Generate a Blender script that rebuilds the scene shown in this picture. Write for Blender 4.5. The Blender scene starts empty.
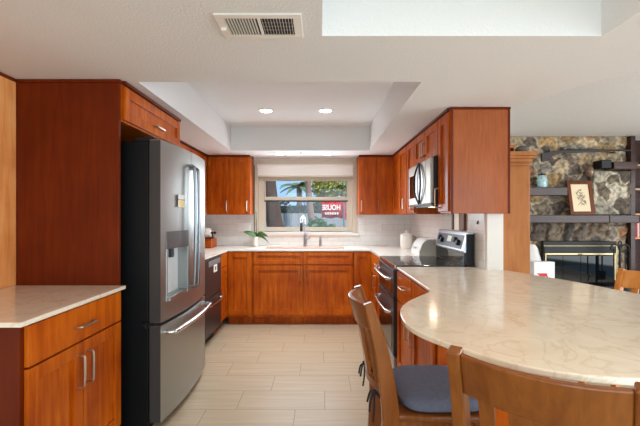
import bpy, bmesh, math, random
import numpy as np
from mathutils import Vector, Matrix
C = bpy.context.scene.collection
SC = bpy.context.scene
PI = math.pi
R = math.radians

# ------------------------------------------------------------------ camera, world, sun, large lights, exposure
cam_d = bpy.data.cameras.new('camera')
cam_d.sensor_width = 36.0
cam_d.lens = 36.0 * 390 / 640
cam_d.shift_y = 3.5 / 640
cam_d.clip_end = 200
cam = bpy.data.objects.new('camera', cam_d)
cam.location = (0, 0, 1.31)
cam.rotation_euler = (R(90), 0, 0)
C.objects.link(cam)
SC.camera = cam

w = bpy.data.worlds.new('sky')
SC.world = w
w.use_nodes = True
nt = w.node_tree
bg = nt.nodes['Background']
tc = nt.nodes.new('ShaderNodeTexCoord')
mp = nt.nodes.new('ShaderNodeMapping'); mp.inputs['Scale'].default_value = (1.5, 1.5, 4)
nz = nt.nodes.new('ShaderNodeTexNoise'); nz.inputs['Scale'].default_value = 2.2; nz.inputs['Detail'].default_value = 6
cr = nt.nodes.new('ShaderNodeValToRGB')
cr.color_ramp.elements[0].position = .48; cr.color_ramp.elements[0].color = (.36, .6, .95, 1)
cr.color_ramp.elements[1].position = .6; cr.color_ramp.elements[1].color = (.85, .9, .98, 1)
nt.links.new(tc.outputs['Generated'], mp.inputs['Vector']); nt.links.new(mp.outputs[0], nz.inputs['Vector'])
nt.links.new(nz.outputs['Fac'], cr.inputs[0]); nt.links.new(cr.outputs[0], bg.inputs[0])
bg.inputs[1].default_value = 1.0

def light(name, kind, loc, energy, color=(1, 1, 1), aim=None, **kw):
    d = bpy.data.lights.new(name, kind)
    d.energy = energy; d.color = color
    for k, v in kw.items(): setattr(d, k, v)
    o = bpy.data.objects.new(name, d); o.location = loc
    if aim is not None:
        o.rotation_euler = (Vector(aim) - Vector(loc)).to_track_quat('-Z', 'Y').to_euler()
    C.objects.link(o); return o
light('sun', 'SUN', (8, -2, 12), 3.0, (1, .95, .86), aim=(0, 8, 0), angle=R(1.5))
# unseen fill added behind the camera for even light; then living room daylight
light('rear_fill', 'AREA', (1.2, -2.35, 1.25), 96, (.71, .89, 1), aim=(1.0, 3, .5), shape='RECTANGLE', size=4.6, size_y=2.0)
light('living_daylight', 'AREA', (5.6, 1.2, 1.3), 150, (.86, .94, 1), aim=(1.5, 2.6, 1.2), shape='RECTANGLE', size=3.6, size_y=2.0)
light('dining_lamp', 'AREA', (.62, .55, 2.33), 7, (1, .80, .56), aim=(.62, .55, 0), shape='RECTANGLE', size=.9, size_y=.9)
light('window_daylight', 'AREA', (-.2, 5.22, 1.55), 14, (.84, .93, 1), aim=(-.2, 2, 1.0), shape='RECTANGLE', size=1.1, size_y=.7)

SC.view_settings.view_transform = 'Standard'
SC.view_settings.look = 'None'
SC.view_settings.gamma = 1.0
SC.view_settings.use_curve_mapping = False
SC.view_settings.exposure = 0.25
try:
    SC.cycles.use_denoising = True
    SC.cycles.max_bounces = 10
    SC.cycles.diffuse_bounces = 6
    SC.cycles.sample_clamp_indirect = 6.0
except Exception: pass

# ------------------------------------------------------------------ materials
def lin(c):
    return tuple(((v/255)/12.92 if v/255 <= .04045 else ((v/255+.055)/1.055)**2.4) for v in c)
def newmat(name):
    m = bpy.data.materials.new(name); m.use_nodes = True
    n = m.node_tree; return m, n, n.nodes['Principled BSDF']
def setp(p, **k):
    for a, v in k.items(): p.inputs[a.replace('_', ' ')].default_value = v
def mat(name, rgb, rough=.5, metal=0., coat=0., noise=0., nscale=8., bump=0., bscale=200., emit=None, stretch=(1, 1, 1), spec=.5):
    m, n, p = newmat(name)
    c = lin(rgb)
    setp(p, Base_Color=(*c, 1), Roughness=rough, Metallic=metal, Coat_Weight=coat, Specular_IOR_Level=spec)
    p.inputs['Coat Roughness'].default_value = .12
    t = n.nodes.new('ShaderNodeTexCoord')
    mpn = n.nodes.new('ShaderNodeMapping'); mpn.inputs['Scale'].default_value = stretch
    n.links.new(t.outputs['Object'], mpn.inputs['Vector'])
    if noise:
        a = n.nodes.new('ShaderNodeTexNoise'); a.inputs['Scale'].default_value = nscale; a.inputs['Detail'].default_value = 5
        b = n.nodes.new('ShaderNodeMixRGB')
        b.inputs[1].default_value = (*[v*(1-noise) for v in c], 1); b.inputs[2].default_value = (*[min(1, v*(1+noise)) for v in c], 1)
        n.links.new(mpn.outputs[0], a.inputs['Vector']); n.links.new(a.outputs['Fac'], b.inputs[0]); n.links.new(b.outputs[0], p.inputs['Base Color'])
    if bump:
        a = n.nodes.new('ShaderNodeTexNoise'); a.inputs['Scale'].default_value = bscale; a.inputs['Detail'].default_value = 3
        b = n.nodes.new('ShaderNodeBump'); b.inputs['Strength'].default_value = bump; b.inputs['Distance'].default_value = .01
        n.links.new(t.outputs['Object'], a.inputs['Vector']); n.links.new(a.outputs['Fac'], b.inputs['Height']); n.links.new(b.outputs[0], p.inputs['Normal'])
    if emit:
        p.inputs['Emission Color'].default_value = (*lin(rgb), 1); p.inputs['Emission Strength'].default_value = emit
    return m
def wood(name, dark, mid, lite, stretch=(14, 14, 1.3), rough=.38, coat=.25, blotch=.5):
    m, n, p = newmat(name)
    setp(p, Roughness=rough, Coat_Weight=coat, Specular_IOR_Level=.16); p.inputs['Coat Roughness'].default_value = .15
    t = n.nodes.new('ShaderNodeTexCoord')
    mpn = n.nodes.new('ShaderNodeMapping'); mpn.inputs['Scale'].default_value = stretch
    a = n.nodes.new('ShaderNodeTexNoise'); a.inputs['Scale'].default_value = 2.2; a.inputs['Detail'].default_value = 7; a.inputs['Distortion'].default_value = .6
    b = n.nodes.new('ShaderNodeTexNoise'); b.inputs['Scale'].default_value = 3.0; b.inputs['Detail'].default_value = 3
    mx = n.nodes.new('ShaderNodeMixRGB'); mx.inputs[0].default_value = blotch
    r = n.nodes.new('ShaderNodeValToRGB'); e = r.color_ramp.elements
    e[0].position = .33; e[0].color = (*lin(dark), 1); e[1].position = .68; e[1].color = (*lin(lite), 1)
    k = e.new(.5); k.color = (*lin(mid), 1)
    n.links.new(t.outputs['Object'], mpn.inputs['Vector']); n.links.new(mpn.outputs[0], a.inputs['Vector']); n.links.new(t.outputs['Object'], b.inputs['Vector'])
    n.links.new(a.outputs['Fac'], mx.inputs[1]); n.links.new(b.outputs['Fac'], mx.inputs[2]); n.links.new(mx.outputs[0], r.inputs[0]); n.links.new(r.outputs[0], p.inputs['Base Color'])
    return m
M = {}
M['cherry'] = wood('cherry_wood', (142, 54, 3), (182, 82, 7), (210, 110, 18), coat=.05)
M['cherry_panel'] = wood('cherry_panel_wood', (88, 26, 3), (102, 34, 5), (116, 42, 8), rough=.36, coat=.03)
M['cherry_end'] = wood('cherry_end_wood', (146, 74, 38), (160, 86, 46), (172, 98, 56), stretch=(40, 40, 3))
M['lit_wood'] = wood('lit_panel_wood', (204, 122, 60), (226, 148, 84), (238, 168, 106))  # cabinet wood again, with window light put into its lighter colour
M['oak'] = wood('chair_oak', (110, 56, 16), (130, 72, 24), (150, 88, 36), stretch=(20, 20, 2), rough=.3, coat=.4)
M['oak_bright'] = wood('bright_oak', (178, 104, 36), (200, 124, 50), (214, 142, 66), stretch=(20, 20, 2), rough=.3, coat=.4)
M['hutch'] = wood('hutch_wood', (152, 92, 46), (168, 106, 58), (182, 122, 72), stretch=(10, 10, 1.2))
M['walnut'] = wood('walnut_beam', (46, 27, 21), (62, 39, 32), (78, 52, 44), stretch=(2, 14, 14))
M['brown'] = wood('brown_frame_wood', (84, 40, 20), (106, 54, 28), (122, 66, 36))
M['paint'] = mat('white_ceiling_paint', (226, 227, 228), .85, bump=.25, bscale=90)
M['popcorn'] = mat('popcorn_ceiling', (226, 224, 222), .95, noise=.1, nscale=70, bump=1.0, bscale=110)
M['wallpaint'] = mat('white_wall_paint', (232, 229, 222), .8, bump=.08, bscale=120)
M['trimwhite'] = mat('white_trim', (228, 222, 214), .5)
M['cream'] = mat('cream_window_frame', (208, 198, 180), .5)
M['shade'] = mat('white_roller_fabric', (244, 244, 242), .9)
M['nickel'] = mat('brushed_nickel', (196, 184, 168), .28, 1.)
M['steel'] = mat('stainless_steel', (176, 177, 180), .3, 1., noise=.05, nscale=4, stretch=(60, 60, 1))
M['fridge'] = mat('fridge_stainless', (164, 168, 165), .34, .9, noise=.04, nscale=4, stretch=(60, 60, 1))
M['doorside'] = mat('dark_grey_door_side', (62, 58, 56), .5, spec=.3)
M['steel_light'] = mat('polished_steel', (214, 214, 216), .2, 1.)
M['steel_dark'] = mat('dark_stainless', (66, 65, 68), .36, .6)
M['black'] = mat('black_plastic', (16, 16, 17), .45, spec=.3)
M['blacksatin'] = mat('black_satin', (16, 16, 17), .5, spec=.2)
M['iron'] = mat('black_iron', (22, 21, 22), .6)
M['gunmetal'] = mat('gun_barrel_steel', (52, 50, 52), .4, .7)
M['blackglass'] = mat('black_glass', (10, 10, 12), .04, spec=.7)
M['fireglass'] = mat('smoked_fireplace_glass', (16, 18, 20), .05, spec=.25)
M['mwsteel'] = mat('satin_microwave_steel', (160, 152, 142), .36, .85)
M['grey'] = mat('grey_plastic', (120, 120, 122), .4)
M['whiteplastic'] = mat('white_plastic', (240, 240, 238), .35)
M['whiteglaze'] = mat('white_glazed_ceramic', (240, 236, 228), .2, coat=.5)
M['whiteenamel'] = mat('white_enamel', (238, 238, 236), .25, coat=.3)
M['greyenamel'] = mat('warm_grey_enamel', (172, 166, 158), .35)
M['paper'] = mat('white_paper', (240, 236, 230), .9)
M['yellow'] = mat('yellow_print', (246, 212, 140), .6)
M['navy'] = mat('navy_cushion_fabric', (102, 106, 124), .95, noise=.25, nscale=60, bump=.3, bscale=300)
M['darkcord'] = mat('dark_cord_fabric', (30, 30, 36), .9)
M['brass'] = mat('aged_brass', (168, 150, 112), .35, 1.)
M['red'] = mat('red_print', (206, 26, 44), .5)
M['leaf'] = mat('green_leaf', (52, 104, 26), .4, noise=.3, nscale=30, coat=.2)
M['stem'] = mat('green_stem', (70, 84, 44), .6)
M['stake'] = mat('dark_stake', (54, 62, 48), .6)
M['dirtwhite'] = mat('white_bag_plastic', (226, 222, 216), .5, noise=.08, nscale=20)
M['blueglaze'] = mat('blue_white_glaze', (168, 206, 222), .25, noise=.7, nscale=28, coat=.5)
M['sketch'] = mat('cream_sketch_paper', (234, 214, 180), .9)
M['ink'] = mat('grey_ink', (88, 80, 70), .9)
M['bark'] = mat('tree_bark', (84, 68, 62), .95, noise=.4, nscale=12, bump=.6, bscale=30, stretch=(3, 3, .6))
M['palmbark'] = mat('palm_bark', (142, 118, 108), .95, noise=.3, nscale=14, bump=.4, bscale=30, stretch=(1, 1, 4))
M['fence'] = mat('grey_fence_board', (156, 160, 170), .8, noise=.1, nscale=6)
M['hedgegreen'] = mat('dark_hedge_leaf', (58, 66, 62), .8, noise=.4, nscale=6)
M['yellowgreen'] = mat('yellow_green_leaf', (156, 158, 70), .7, noise=.4, nscale=4)
M['palmgreen'] = mat('palm_leaf', (96, 122, 84), .7, noise=.3, nscale=4)
M['grass'] = mat('lawn_ground', (128, 134, 92), .95, noise=.3, nscale=3)
M['housewhite'] = mat('white_house_wall', (232, 234, 238), .8)
M['houseroof'] = mat('pale_roof', (206, 204, 200), .8)
M['crimson'] = mat('crimson_cloth', (196, 24, 72), .8)
M['lens'] = mat('lamp_lens', (255, 246, 232), .4, emit=14)
M['board'] = mat('white_board', (226, 224, 220), .5)
M['darkstone'] = mat('dark_stone', (96, 90, 84), .8, noise=.3, nscale=30)
def bookmat(n, c): M[n] = mat(n, c, .7)
bookmat('book_red', (150, 42, 50)); bookmat('book_maroon', (112, 40, 54)); bookmat('book_cream', (214, 200, 184)); bookmat('book_pink', (186, 92, 96)); bookmat('book_blue', (70, 78, 104))

def tile_floor():
    m, n, p = newmat('plank_tile_floor'); L = n.links.new
    t = n.nodes.new('ShaderNodeTexCoord'); s = n.nodes.new('ShaderNodeSeparateXYZ'); L(t.outputs['Object'], s.inputs[0])
    def mt(op, a, b=None):
        k = n.nodes.new('ShaderNodeMath'); k.operation = op
        for i, v in enumerate((a, b)):
            if v is None: continue
            if isinstance(v, (int, float)): k.inputs[i].default_value = v
            else: L(v, k.inputs[i])
        return k.outputs[0]
    RH, TL = .2815, .603
    ry = mt('DIVIDE', mt('SUBTRACT', s.outputs[1], 2.648 - .2815*10), RH)
    row = mt('FLOOR', ry); fy = mt('SUBTRACT', ry, row)
    # joints advance by a third of a tile per row; row 10 has a joint at x=.033
    xs = mt('ADD', s.outputs[0], 30.15 - .033 - TL*0)
    rx = mt('DIVIDE', mt('SUBTRACT', xs, mt('MULTIPLY', mt('SUBTRACT', row, 10), TL/3)), TL)
    col = mt('FLOOR', rx); fx = mt('SUBTRACT', rx, col)
    ex = mt('MULTIPLY', mt('MINIMUM', fx, mt('SUBTRACT', 1, fx)), TL)
    ey = mt('MULTIPLY', mt('MINIMUM', fy, mt('SUBTRACT', 1, fy)), RH)
    g = mt('LESS_THAN', mt('MINIMUM', ex, ey), .0028)
    cmb = n.nodes.new('ShaderNodeCombineXYZ'); L(row, cmb.inputs[0]); L(col, cmb.inputs[1])
    wn = n.nodes.new('ShaderNodeTexWhiteNoise'); L(cmb.outputs[0], wn.inputs['Vector'])
    sc = n.nodes.new('ShaderNodeVectorMath'); sc.operation = 'MULTIPLY_ADD'; L(t.outputs['Object'], sc.inputs[0]); sc.inputs[1].default_value = (1.4, 22, 1); L(wn.outputs['Color'], sc.inputs[2])
    sc2 = n.nodes.new('ShaderNodeVectorMath'); sc2.operation = 'MULTIPLY_ADD'; L(wn.outputs['Color'], sc2.inputs[0]); sc2.inputs[1].default_value = (50, 50, 50); L(sc.outputs[0], sc2.inputs[2])
    nz = n.nodes.new('ShaderNodeTexNoise'); nz.inputs['Scale'].default_value = 1.6; nz.inputs['Detail'].default_value = 6; L(sc2.outputs[0], nz.inputs['Vector'])
    r = n.nodes.new('ShaderNodeValToRGB'); e = r.color_ramp.elements
    e[0].position = .3; e[0].color = (*lin((180, 158, 130)), 1); e[1].position = .7; e[1].color = (*lin((194, 174, 147)), 1); L(nz.outputs['Fac'], r.inputs[0])
    mx = n.nodes.new('ShaderNodeMixRGB'); L(g, mx.inputs[0]); L(r.outputs[0], mx.inputs[1]); mx.inputs[2].default_value = (*lin((150, 132, 108)), 1)
    L(mx.outputs[0], p.inputs['Base Color']); setp(p, Roughness=.42)
    return m
M['floor'] = tile_floor()
def backsplash():
    m, n, p = newmat('white_subway_tile'); L = n.links.new
    t = n.nodes.new('ShaderNodeTexCoord'); s = n.nodes.new('ShaderNodeSeparateXYZ'); L(t.outputs['Object'], s.inputs[0])
    a = n.nodes.new('ShaderNodeMath'); a.operation = 'ADD'; L(s.outputs[0], a.inputs[0]); L(s.outputs[1], a.inputs[1])
    c = n.nodes.new('ShaderNodeCombineXYZ'); L(a.outputs[0], c.inputs[0]); L(s.outputs[2], c.inputs[1])
    b = n.nodes.new('ShaderNodeTexBrick'); L(c.outputs[0], b.inputs['Vector'])
    b.inputs['Scale'].default_value = 1; b.inputs['Brick Width'].default_value = .15; b.inputs['Row Height'].default_value = .075; b.inputs['Mortar Size'].default_value = .002
    b.inputs['Color1'].default_value = (*lin((232, 229, 224)), 1); b.inputs['Color2'].default_value = (*lin((226, 222, 217)), 1); b.inputs['Mortar'].default_value = (*lin((206, 202, 196)), 1)
    L(b.outputs['Color'], p.inputs['Base Color']); setp(p, Roughness=.25)
    return m
M['tile'] = backsplash()
def quartz(name, base, vein, dark):
    m, n, p = newmat(name); L = n.links.new
    t = n.nodes.new('ShaderNodeTexCoord')
    a = n.nodes.new('ShaderNodeTexNoise'); a.inputs['Scale'].default_value = 3.2; a.inputs['Detail'].default_value = 8; a.inputs['Distortion'].default_value = 2.2; L(t.outputs['Object'], a.inputs['Vector'])
    r = n.nodes.new('ShaderNodeValToRGB'); e = r.color_ramp.elements
    e[0].position = .40; e[0].color = (*lin(base), 1); e[1].position = .66; e[1].color = (*lin(base), 1)
    k = e.new(.515); k.color = (*lin(vein), 1); k = e.new(.48); k.color = (*lin(base), 1); k = e.new(.55); k.color = (*lin(base), 1)
    L(a.outputs['Fac'], r.inputs[0])
    b = n.nodes.new('ShaderNodeTexNoise'); b.inputs['Scale'].default_value = 9; b.inputs['Detail'].default_value = 6; L(t.outputs['Object'], b.inputs['Vector'])
    r2 = n.nodes.new('ShaderNodeValToRGB'); e = r2.color_ramp.elements
    e[0].position = .3; e[0].color = (*lin(dark), 1); e[1].position = .62; e[1].color = (1, 1, 1, 1); L(b.outputs['Fac'], r2.inputs[0])
    mx = n.nodes.new('ShaderNodeMixRGB'); mx.blend_type = 'MULTIPLY'; mx.inputs[0].default_value = .5; L(r.outputs[0], mx.inputs[1]); L(r2.outputs[0], mx.inputs[2])
    L(mx.outputs[0], p.inputs['Base Color']); setp(p, Roughness=.16, Coat_Weight=.2)
    return m
M['quartz'] = quartz('cream_quartz', (244, 231, 212), (232, 216, 192), (240, 232, 222))
def stonemat():
    m, n, p = newmat('field_stone')
    a = n.nodes.new('ShaderNodeAttribute'); a.attribute_name = 'Col'
    t = n.nodes.new('ShaderNodeTexCoord'); z = n.nodes.new('ShaderNodeTexNoise'); z.inputs['Scale'].default_value = 20; z.inputs['Detail'].default_value = 8
    n.links.new(t.outputs['Object'], z.inputs['Vector'])
    r = n.nodes.new('ShaderNodeValToRGB'); e = r.color_ramp.elements
    e[0].position = .3; e[0].color = (.3, .28, .26, 1); e[1].position = .66; e[1].color = (1.45, 1.4, 1.34, 1)
    n.links.new(z.outputs['Fac'], r.inputs[0])
    mx = n.nodes.new('ShaderNodeMixRGB'); mx.blend_type = 'MULTIPLY'; mx.inputs[0].default_value = 1
    n.links.new(a.outputs['Color'], mx.inputs[1]); n.links.new(r.outputs[0], mx.inputs[2]); n.links.new(mx.outputs[0], p.inputs['Base Color'])
    setp(p, Roughness=.8); return m
M['stone'] = stonemat()
def glassmat():
    m, n, p = newmat('window_glass')
    n.nodes.remove(p)
    o = n.nodes['Material Output']
    tr = n.nodes.new('ShaderNodeBsdfTransparent'); gl = n.nodes.new('ShaderNodeBsdfGlossy'); gl.inputs['Roughness'].default_value = .02
    mx = n.nodes.new('ShaderNodeMixShader'); mx.inputs[0].default_value = .02
    n.links.new(tr.outputs[0], mx.inputs[1]); n.links.new(gl.outputs[0], mx.inputs[2]); n.links.new(mx.outputs[0], o.inputs[0])
    return m
M['glass'] = glassmat()
def flagmat():
    m, n, p = newmat('red_banner_cloth'); n.nodes.remove(p); o = n.nodes['Material Output']
    d = n.nodes.new('ShaderNodeBsdfDiffuse'); t = n.nodes.new('ShaderNodeBsdfTranslucent'); mx = n.nodes.new('ShaderNodeMixShader')
    d.inputs[0].default_value = (*lin((220, 26, 34)), 1); t.inputs[0].default_value = (*lin((240, 34, 36)), 1); mx.inputs[0].default_value = .5
    n.links.new(d.outputs[0], mx.inputs[1]); n.links.new(t.outputs[0], mx.inputs[2]); n.links.new(mx.outputs[0], o.inputs[0]); return m
M['flag'] = flagmat()

# ------------------------------------------------------------------ mesh helpers
class MB:
    def __init__(s): s.bm = bmesh.new()
    def face(s, vs):
        try: s.bm.faces.new(vs)
        except ValueError: pass
    def box(s, x0, x1, y0, y1, z0, z1):
        v = [s.bm.verts.new((x, y, z)) for z in (z0, z1) for y in (y0, y1) for x in (x0, x1)]
        for f in ((0, 2, 3, 1), (4, 5, 7, 6), (0, 1, 5, 4), (2, 6, 7, 3), (0, 4, 6, 2), (1, 3, 7, 5)): s.face([v[i] for i in f])
        return s
    def prism(s, poly, a0, a1, axis='z'):
        def pt(p, a):
            return {'z': (p[0], p[1], a), 'x': (a, p[0], p[1]), 'y': (p[0], a, p[1])}[axis]
        lo = [s.bm.verts.new(pt(p, a0)) for p in poly]; hi = [s.bm.verts.new(pt(p, a1)) for p in poly]
        n = len(poly)
        s.face(lo[::-1]); s.face(hi)
        for i in range(n): s.face([lo[i], lo[(i+1) % n], hi[(i+1) % n], hi[i]])
        return s
    def strip(s, pts, half, x0, x1):
        # ribbon of given half thickness along (y,z) points, extruded in x
        n = len(pts); L = []; Rr = []
        for i, (y, z) in enumerate(pts):
            a = pts[max(i-1, 0)]; b = pts[min(i+1, n-1)]
            d = Vector((b[0]-a[0], b[1]-a[1])); d.normalize(); h = half[i] if isinstance(half, (list, tuple)) else half
            L.append((y - d.y*h, z + d.x*h)); Rr.append((y + d.y*h, z - d.x*h))
        rings = [[s.bm.verts.new(p) for p in ((x0, *L[i]), (x1, *L[i]), (x1, *Rr[i]), (x0, *Rr[i]))] for i in range(n)]
        s.loft(rings, True); return s
    def loft(s, rings, caps=True):
        k = len(rings[0])
        for a, b in zip(rings, rings[1:]):
            for j in range(k): s.face([a[j], a[(j+1) % k], b[(j+1) % k], b[j]])
        if caps: s.face(rings[0][::-1]); s.face(rings[-1])
    def tube(s, pts, r, seg=10, closed=False):
        pts = [Vector(p) for p in pts]; n = len(pts); rings = []; prev = None
        for i, p in enumerate(pts):
            if closed: t = pts[(i+1) % n] - pts[i-1]
            else: t = pts[min(i+1, n-1)] - pts[max(i-1, 0)]
            t.normalize()
            if prev is None:
                u = t.orthogonal().normalized()
            else:
                u = (prev - t*prev.dot(t)).normalized()
            prev = u; v = t.cross(u); rr = r[i] if isinstance(r, (list, tuple)) else r
            rings.append([s.bm.verts.new(p + (u*math.cos(2*PI*k/seg) + v*math.sin(2*PI*k/seg))*rr) for k in range(seg)])
        if closed: s.loft(rings + [rings[0]], False)
        else: s.loft(rings)
        return s
    def lathe(s, prof, c=(0, 0, 0), seg=24, axis='z', caps=True):
        rings = []
        for r, h in prof:
            r = max(r, 1e-4); ring = []
            for k in range(seg):
                a, b = r*math.cos(2*PI*k/seg), r*math.sin(2*PI*k/seg)
                p = {'z': (a, b, h), 'x': (h, a, b), 'y': (b, h, a)}[axis]
                ring.append(s.bm.verts.new((p[0]+c[0], p[1]+c[1], p[2]+c[2])))
            rings.append(ring)
        s.loft(rings, caps); return s
    def build(s, name, m, parent=None, bevel=0, smooth=False, seg=2):
        bmesh.ops.recalc_face_normals(s.bm, faces=s.bm.faces)
        me = bpy.data.meshes.new(name); s.bm.to_mesh(me); s.bm.free()
        me.materials.append(m if not isinstance(m, str) else M[m])
        o = bpy.data.objects.new(name, me); C.objects.link(o)
        if parent is not None: o.parent = parent
        if smooth:
            for p in me.polygons: p.use_smooth = True
            try: me.set_sharp_from_angle(angle=R(40))
            except Exception: pass
        if bevel:
            b = o.modifiers.new('bevel', 'BEVEL'); b.width = bevel; b.segments = seg; b.limit_method = 'ANGLE'; b.angle_limit = R(35)
        return o
def tag(o, label, cat, group=None):
    o['label'] = label; o['category'] = cat
    if group: o['group'] = group
    return o
def thing(name, label, cat, loc=(0, 0, 0), rz=0., group=None):
    o = bpy.data.objects.new(name, None); o.empty_display_size = .1; C.objects.link(o)
    o.location = loc; o.rotation_euler = (0, 0, rz); return tag(o, label, cat, group)
def struct(o):
    o['kind'] = 'structure'; return o
def sempty(name, loc=(0, 0, 0)):
    o = bpy.data.objects.new(name, None); C.objects.link(o); o.location = loc; return struct(o)
def copy_tree(o, parent=None):
    c = o.copy(); C.objects.link(c)
    if parent is not None: c.parent = parent
    for ch in [x for x in bpy.data.objects if x.parent == o]: copy_tree(ch, c)
    return c
def spline(pts, n=8, closed=False):
    out = []; N = len(pts)
    rng = range(N) if closed else range(N-1)
    for i in rng:
        p = [Vector(pts[(i+k) % N]) if closed else Vector(pts[min(max(i+k, 0), N-1)]) for k in (-1, 0, 1, 2)]
        for j in range(n):
            t = j/n
            out.append(.5*((2*p[1]) + (p[2]-p[0])*t + (2*p[0]-5*p[1]+4*p[2]-p[3])*t*t + (3*p[1]-p[0]-3*p[2]+p[3])*t**3))
    if not closed: out.append(Vector(pts[-1]))
    return out
ZC = .914      # counter top
ZS = 2.10      # lowered ceiling
ZU = 1.335     # underside of the wall cabinets
HI = 2.39      # raised ceiling
BY = 5.31      # back wall

# ------------------------------------------------------------------ room shell
struct(MB().box(-1.95, 6.2, -2.6, 5.5, -.05, 0).build('floor', 'floor'))
c = MB()
c.box(-1.78, -1.068, -2.5, BY, ZS, 2.45)
c.prism([(.595, 2.29), (1.615, 2.29), (1.36, 2.81), (1.36, BY), (.595, BY)], ZS, 2.45)
c.box(-1.068, .595, 4.67, BY, ZS, 2.45)
c.box(-1.068, .009, -2.5, 2.29, ZS, 2.45)
c.prism([(.009, 1.707), (1.90, 1.707), (1.615, 2.29), (.009, 2.29)], ZS, 2.45)
c.prism([(1.232, -2.5), (3.97, -2.5), (1.90, 1.707), (1.232, 1.707)], ZS, 2.45)
c.box(-1.068, .595, 2.29, 4.67, HI-.002, 2.45)
c.box(.009, 1.232, -2.5, 1.707, HI-.002, 2.45)
bmesh.ops.remove_doubles(c.bm, verts=c.bm.verts, dist=1e-5)
struct(c.build('ceiling', 'paint'))
struct(MB().box(1.2, 6.2, -2.6, 5.5, HI, 2.5).build('ceiling.001', 'popcorn'))
struct(MB().box(-1.9, -1.78, -2.6, 5.5, 0, 2.45).build('wall_left', 'wallpaint'))
WX0, WX1, WZ0, WZ1 = -.86, .465, 1.10, 2.03
wb = MB()
wb.box(-1.78, WX0, BY, BY+.14, 0, 2.45).box(WX1, 1.36, BY, BY+.14, 0, 2.45).box(WX0, WX1, BY, BY+.14, 0, WZ0).box(WX0, WX1, BY, BY+.14, WZ1, 2.45)
wall_back = struct(wb.build('wall_back', 'wallpaint'))
bs = MB()
bs.box(-1.77, WX0-.03, BY-.008, BY, ZC, ZU+.02).box(WX1+.06, 1.23, BY-.008, BY, ZC, ZU+.02).box(WX0-.03, WX1+.06, BY-.008, BY, ZC, 1.035)
bs.build('backsplash', 'tile', wall_back)
wall_right = struct(MB().box(1.238, 1.355, 2.90, BY, 0, HI).build('wall_right', 'wallpaint'))
MB().box(1.230, 1.238, 2.93, BY-.01, ZC, 1.6).build('backsplash', 'tile', wall_right)
MB().box(1.236, 1.357, 2.885, 2.90, 0, ZU).build('end_board', 'trimwhite', wall_right, .003)
struct(MB().box(1.355, 4.125, BY, BY+.14, 0, HI).box(4.76, 6.2, BY, BY+.14, 0, HI).build('wall_far', 'wallpaint'))
struct(MB().box(6.0, 6.12, -2.6, -.8, 0, HI).box(6.0, 6.12, 3.2, 5.4, 0, HI).box(6.0, 6.12, -.8, 3.2, 2.1, HI).build('wall_east', 'wallpaint'))
struct(MB().box(-1.9, -1.0, -2.6, -2.5, 0, 2.45).box(3.6, 6.1, -2.6, -2.5, 0, 2.45).box(-1.0, 3.6, -2.6, -2.5, 2.08, 2.45).build('wall_rear', 'wallpaint'))

# window
win = sempty('window_1', (0, BY, 0))
f = MB()
f.box(-.90, WX0+.02, -.02, .1, 1.09, 2.075).box(WX1-.02, .505, -.02, .1, 1.09, 2.075).box(WX0+.02, WX1-.02, -.02, .1, 2.0, 2.075)
f.build('casing', 'cream', win, .004)
f = MB()
f.box(-.84, -.765, .03, .1, 1.11, 2.0).box(.385, .445, .03, .1, 1.11, 2.0).box(-.765, .385, .03, .1, 1.80, 2.0).box(-.765, .385, .03, .1, 1.11, 1.135)
f.build('frame', 'cream', win, .004)
f = MB(); f.box(-.765, .385, .05, .09, 1.532, 1.58); f.box(-.765, -.75, .07, .09, 1.58, 1.80).box(.37, .385, .07, .09, 1.58, 1.80); f.build('upper_sash', 'cream', win, .003)
f = MB(); f.box(-.765, .385, .04, .07, 1.135, 1.165).box(-.765, -.745, .04, .07, 1.165, 1.515).box(.365, .385, .04, .07, 1.165, 1.515); f.build('lower_sash', 'cream', win, .003)
MB().box(-.765, .385, .042, .06, 1.512, 1.531).build('dark_rail', 'steel_dark', win)
MB().box(-.75, .37, .080, .083, 1.58, 1.80).build('pane', 'glass', win)
MB().box(-.745, .365, .054, .057, 1.165, 1.505).build('pane', 'glass', win)
MB().box(-.93, .535, -.045, .10, 1.055, 1.09).box(-.91, .515, -.014, -.0, 1.03, 1.055).build('sill', 'trimwhite', win, .004)
sh = thing('roller_shade', 'white roller shade rolled up at the top of the kitchen window', 'window shade', (-.198, BY-.02, 1.86))
MB().box(-.645, .645, -.012, -.006, -.0, .14).build('fabric', 'shade', sh)
MB().lathe([(.0, -.65), (.022, -.65), (.022, .65), (0, .65)], (0, -.0+.0-.005, .135), 14, 'x').build('roller', 'shade', sh, smooth=True)
MB().box(-.645, .645, -.016, -.002, -.015, .005).build('hem_bar', 'cream', sh, .002)
MB().tube([(-.69, -.01, .14), (-.69, -.01, -.45), (-.69, -.01, -.80)], .005, 6).build('pull_cord', 'stake', sh)

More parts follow.
